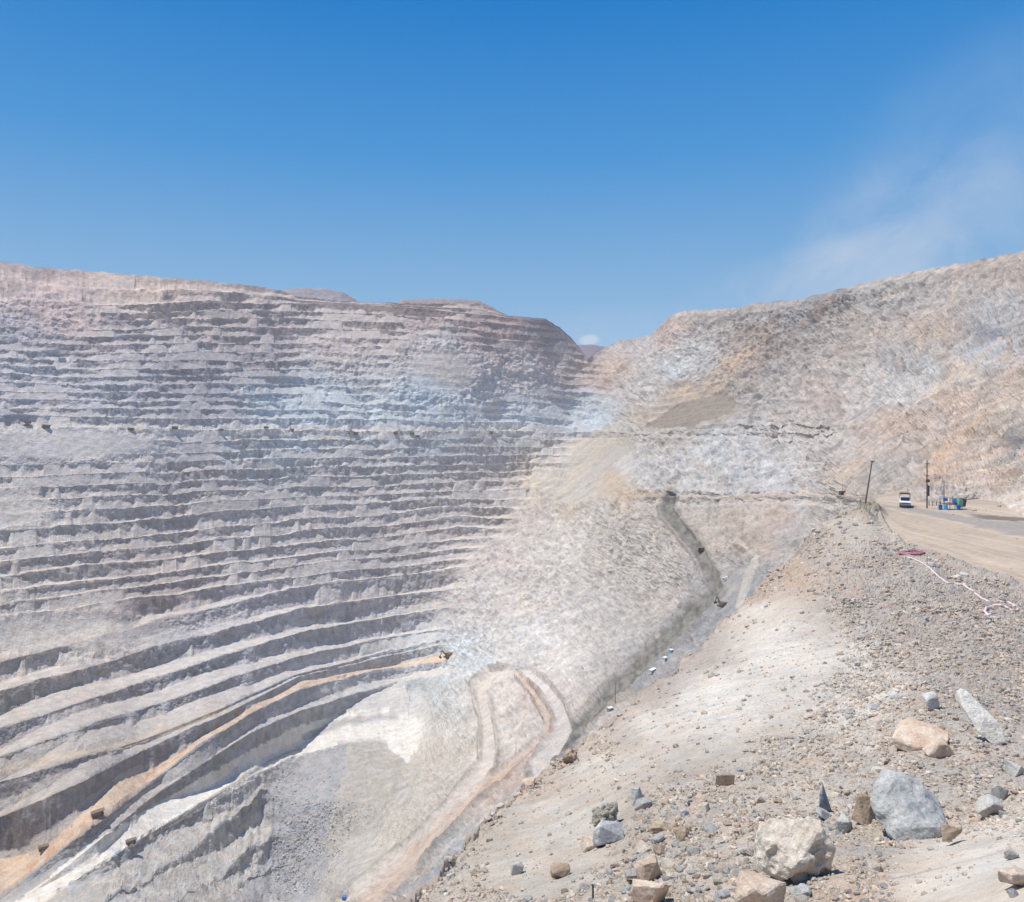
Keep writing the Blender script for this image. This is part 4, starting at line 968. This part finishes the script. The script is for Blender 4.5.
g = near_at(927, 566); o = MB().cyl((0, 0, -.2), (0, 0, 1.1), .04, n=8).build('marker_post', MPNK); o.location = g; tag(o, 'thin reddish stake beside the pale hose', 'post')
g = near_at(593, 900); o = MB().cyl((0, 0, -.1), (0, 0, .2), .012, n=8).build('marker_post', MDRK); o.location = g; tag(o, 'tiny dark stake in the rubble at the bottom edge', 'post')

# machines and huts in the pit
haul_truck(far_at(97, 815), -.95, 'dark haul truck on the tan road beside a thin mast', .62)
haul_truck(far_at(44, 851), 2.2, 'haul truck lower down the tan road, left of the others', .5)
haul_truck(far_at(131, 843), -1.0, 'haul truck alone on the white road', .5)
haul_truck(far_at(700, 552), 2.9, 'haul truck descending the grey road on the slope', .62)
shovel(far_at(448, 657), 2.2, 'excavator loading at the end of the tan road', 1.0)
shovel(far_at(355, 434), 2.0, 'largest excavator on the pale ledge with its boom raised', .9)
shovel(far_at(396, 434), -1.2, 'excavator second to the right of the drill rig on the pale ledge', .8)
haul_truck(far_at(412, 435), 1.6, 'haul truck parked right of the excavators on the pale ledge', .65)
haul_truck(far_at(418.5, 436), 1.5, 'smaller truck just right of the parked haul truck', .5)
shovel(far_at(492, 434), 1.6, 'light excavator at the far right of the pale ledge', .7)
drill(far_at(292, 430), 1.0, 'drill rig with a tall upright mast on the pale ledge', .75)
shovel(far_at(28, 425), 2.0, 'excavator near the left end of the pale ledge', .8)
haul_truck(far_at(46, 427), 1.5, 'truck beside the leftmost excavator on the pale ledge', .7)
haul_truck(far_at(131, 430), 1.5, 'dark truck above the smooth talus slope', .6)
haul_truck(far_at(175, 428), 1.5, 'dark truck right of the talus slope', .6)
haul_truck(far_at(221, 430), 1.5, 'truck left of the drill rig on the pale ledge', .5)
haul_truck(far_at(267, 429), 1.5, 'truck immediately left of the drill rig', .55)
g = far_at(94, 828); o = empty('mast', g); tag(o, 'thin lighting mast beside the tan road', 'mast')
MB().cyl((0, 0, -1), (0, 0, 8), .16, .1, 8).build('post', MSTL, o); MB().box((0, 0, .6), (1.8, 1.4, 1.2)).build('trailer', MTAN, o)
g = far_at(722, 606); shovel(g, .5, 'dark excavator standing on the grey slope beside the haul road', .6)
pickup(far_at(726, 579), 1.0, 'small pickup parked on the bend of the grey road', 1.2, rack=False)
g = far_at(345, 899); o = empty('water_tank', g); tag(o, 'small blue tank on the lowest road', 'tank')
MB().cyl((-2, 0, 1.3), (2, 0, 1.3), 1.2, n=16).build('tank_body', MBLU, o); MB().box((0, 0, .3), (3.6, 2, .6)).build('skid', MDRK, o)
def hut(px, py, dims, rz, mat, label, name='site_hut'):
    g = far_at(px, py); t = empty(name, g, rz); tag(t, label, 'hut')
    w, d, h = dims
    MB().box((0, 0, h/2-.3), (w, d, h+.6)).build('wall', mat, t)
    MB().prism([(-d/2-.2, h), (0, h+.35*h*.5), (d/2+.2, h)], -w/2-.2, w/2+.2).build('roof', MWHT, t)
    MB().box((-w*.25, -d/2-.03, h*.42), (w*.18, .06, h*.8)).build('door', MGRY, t)
    MB().box((w*.2, -d/2-.03, h*.6), (w*.25, .06, h*.3)).build('window', MGLS, t)
    return t
hut(610, 710, (2.9, 2.2, 2.0), .5, MGRY, 'small white-roofed hut at the foot of the pole beside the haul road')
pole(far_at(615, 704), 12, -.01, 'lone utility pole rising beside the white-roofed hut', arms=((.97, 1.6, .4),), r_=.2)
pole(far_at(515, 752), 6.5, 0, 'small pole between the two lower roads', r_=.16)
hut(652, 671, (5.5, 2.0, 1.6), .85, MWHT, 'long white container on the strip beside the haul road', 'container')
hut(664, 660, (3.2, 2.0, 2.2), .8, MWHT, 'tall white container above the long one', 'container')
hut(671, 652, (2.6, 1.8, 1.8), .8, MCYA, 'cyan container at the upper end of the row', 'container')
g = far_at(843, 494); t = empty('equipment_cabin', g, .1); tag(t, 'dark cabin with a thin antenna on the far ledge', 'cabin')
MB().box((0, 0, 1.0), (4.6, 2.4, 2.0), bevel=.08).build('wall', MSTL, t); MB().box((0, 0, 2.08), (4.9, 2.7, .12)).build('roof', MDRK, t)
MB().cyl((-.8, 0, 2), (-.8, 0, 8.5), .07, n=6).build('antenna', MSTL, t)

print('t', round(time.time()-_t0, 1))
# ================================================================== haze, sky, light, camera
HAZE = 1.25e-4
if HAZE:
    m = bpy.data.materials.new('dusty_air'); m.use_nodes = True; N = m.node_tree.nodes; N.clear()
    out = N.new('ShaderNodeOutputMaterial'); v = N.new('ShaderNodeVolumeScatter')
    v.inputs['Color'].default_value = (1.0, .96, .90, 1); v.inputs['Density'].default_value = HAZE; v.inputs['Anisotropy'].default_value = .1
    m.node_tree.links.new(v.outputs[0], out.inputs['Volume'])
    o = MB().box((200, 1100, -130), (5000, 2400, 560)).build('haze', m); tag(o, 'thin blue dust haze filling the pit', 'haze', kind='stuff')

EL, AZ = math.radians(67), math.radians(-76)      # azimuth from +Y, clockwise
sd = Vector((math.sin(AZ)*math.cos(EL), math.cos(AZ)*math.cos(EL), math.sin(EL)))
sun = bpy.data.lights.new('sun', 'SUN'); sun.energy = 5.0; sun.angle = math.radians(.53); sun.color = (1, .955, .885)
so = bpy.data.objects.new('sun', sun); COL.objects.link(so); so.rotation_euler = sd.to_track_quat('Z', 'Y').to_euler()

w = bpy.data.worlds.new('World'); scn.world = w; w.use_nodes = True
N = w.node_tree.nodes; L = w.node_tree.links; N.clear()
out = N.new('ShaderNodeOutputWorld'); bg = N.new('ShaderNodeBackground')
sky = N.new('ShaderNodeTexSky'); sky.sky_type = 'NISHITA'; sky.sun_disc = False; sky.sun_elevation = EL; sky.sun_rotation = AZ
sky.altitude = 2800; sky.air_density = 1.0; sky.dust_density = .4; sky.ozone_density = 2.0
tc = N.new('ShaderNodeTexCoord'); sx = N.new('ShaderNodeSeparateXYZ'); L.new(tc.outputs['Generated'], sx.inputs[0])
cr = N.new('ShaderNodeValToRGB'); e = cr.color_ramp.elements
e[0].position = 0; e[0].color = (.33, .32, .30, 1); e[1].position = 1; e[1].color = (.004, .11, .42, 1)
for p_, c_ in ((.499, (.36, .35, .33)), (.501, (.36, .56, .78)), (.583, (.205, .425, .70)), (.66, (.055, .295, .67)), (.74, (.0, .195, .585))):
    k_ = e.new(p_); k_.color = (*c_, 1)
hz_ = N.new('ShaderNodeMath'); hz_.operation = 'MULTIPLY_ADD'; hz_.inputs[1].default_value = .5; hz_.inputs[2].default_value = .5
L.new(sx.outputs['Z'], hz_.inputs[0]); L.new(hz_.outputs[0], cr.inputs[0])
ten = N.new('ShaderNodeVectorMath'); ten.operation = 'SCALE'; ten.inputs['Scale'].default_value = 10; L.new(cr.outputs[0], ten.inputs[0])
mx = N.new('ShaderNodeMix'); mx.data_type = 'RGBA'; mx.inputs[0].default_value = .98
L.new(sky.outputs[0], mx.inputs[6]); L.new(ten.outputs[0], mx.inputs[7])
# thin dust plume blowing over the right-hand hill, and a small cloud over the gap
def blob(px, py, wpx, hpx, ang=0):
    """soft direction-space mask"""
    d = Vector(((px-CX)/F, 1, -(py-H)/F)).normalized()
    r_ = Vector((d.y, -d.x, 0)).normalized(); u = r_.cross(d).normalized()
    r2_ = r_*math.cos(ang)+u*math.sin(ang); u2 = u*math.cos(ang)-r_*math.sin(ang)
    def dot(v_, s_):
        n = N.new('ShaderNodeVectorMath'); n.operation = 'DOT_PRODUCT'; n.inputs[1].default_value = v_; L.new(tc.outputs['Generated'], n.inputs[0])
        q = N.new('ShaderNodeMath'); q.operation = 'MULTIPLY'; q.inputs[1].default_value = s_; L.new(n.outputs['Value'], q.inputs[0])
        p = N.new('ShaderNodeMath'); p.operation = 'POWER'; p.inputs[1].default_value = 2; a = N.new('ShaderNodeMath'); a.operation = 'ABSOLUTE'
        L.new(q.outputs[0], a.inputs[0]); L.new(a.outputs[0], p.inputs[0]); return p
    a, b = dot(r2_, F/wpx), dot(u2, F/hpx)
    s_ = N.new('ShaderNodeMath'); s_.operation = 'ADD'; L.new(a.outputs[0], s_.inputs[0]); L.new(b.outputs[0], s_.inputs[1])
    m_ = N.new('ShaderNodeMapRange'); m_.interpolation_type = 'SMOOTHERSTEP'; m_.inputs['From Min'].default_value = 1; m_.inputs['From Max'].default_value = 0
    L.new(s_.outputs[0], m_.inputs['Value'])
    f_ = N.new('ShaderNodeVectorMath'); f_.operation = 'DOT_PRODUCT'; f_.inputs[1].default_value = d; L.new(tc.outputs['Generated'], f_.inputs[0])
    g_ = N.new('ShaderNodeMath'); g_.operation = 'GREATER_THAN'; g_.inputs[1].default_value = 0; L.new(f_.outputs['Value'], g_.inputs[0])
    h_ = N.new('ShaderNodeMath'); h_.operation = 'MULTIPLY'; L.new(m_.outputs[0], h_.inputs[0]); L.new(g_.outputs[0], h_.inputs[1])
    return h_.outputs[0]
nz = N.new('ShaderNodeTexNoise'); nz.inputs['Scale'].default_value = 6; nz.inputs['Detail'].default_value = 8; nz.inputs['Roughness'].default_value = .62; nz.inputs['Distortion'].default_value = .6
L.new(tc.outputs['Generated'], nz.inputs['Vector'])
nr = N.new('ShaderNodeMapRange'); nr.inputs['From Min'].default_value = .3; nr.inputs['From Max'].default_value = .75; L.new(nz.outputs['Fac'], nr.inputs['Value'])
cur = mx.outputs[2]
for (args, k_, c_, usen) in (((905, 235, 130, 85, .5), .42, (.62, .68, .78, 1), True), ((1010, 190, 180, 150, .2), .4, (.42, .55, .74, 1), True), ((820, 275, 150, 38, .2), .42, (.66, .70, .78, 1), True), ((589, 340, 13, 7, .1), .7, (.62, .70, .80, 1), False), ((640, 330, 150, 30, 0), .25, (.55, .66, .80, 1), True)):
    b_ = blob(*args)
    q = N.new('ShaderNodeMath'); q.operation = 'MULTIPLY'; q.inputs[1].default_value = k_; L.new(b_, q.inputs[0])
    src = q
    if usen:
        q2 = N.new('ShaderNodeMath'); q2.operation = 'MULTIPLY'; L.new(q.outputs[0], q2.inputs[0]); L.new(nr.outputs[0], q2.inputs[1]); src = q2
    mm = N.new('ShaderNodeMix'); mm.data_type = 'RGBA'; L.new(src.outputs[0], mm.inputs[0]); L.new(cur, mm.inputs[6]); mm.inputs[7].default_value = tuple(v*10 for v in c_[:3])+(1,)
    cur = mm.outputs[2]
L.new(cur, bg.inputs['Color']); bg.inputs['Strength'].default_value = .1; L.new(bg.outputs[0], out.inputs[0])

cam = bpy.data.cameras.new('camera'); co = bpy.data.objects.new('camera', cam); COL.objects.link(co)
cam.sensor_width = 36; cam.lens = 36*F/1024; cam.shift_y = -(451-H)/1024; cam.clip_start = .1; cam.clip_end = 30000
co.location = (0, 0, 0); co.rotation_euler = (math.pi/2, 0, 0); scn.camera = co
scn.view_settings.view_transform = 'Standard'; scn.view_settings.look = 'None'; scn.view_settings.exposure = 0
scn.render.resolution_x = 1024; scn.render.resolution_y = 902
scn.cycles.volume_bounces = 1; scn.cycles.max_bounces = 5; scn.cycles.diffuse_bounces = 3
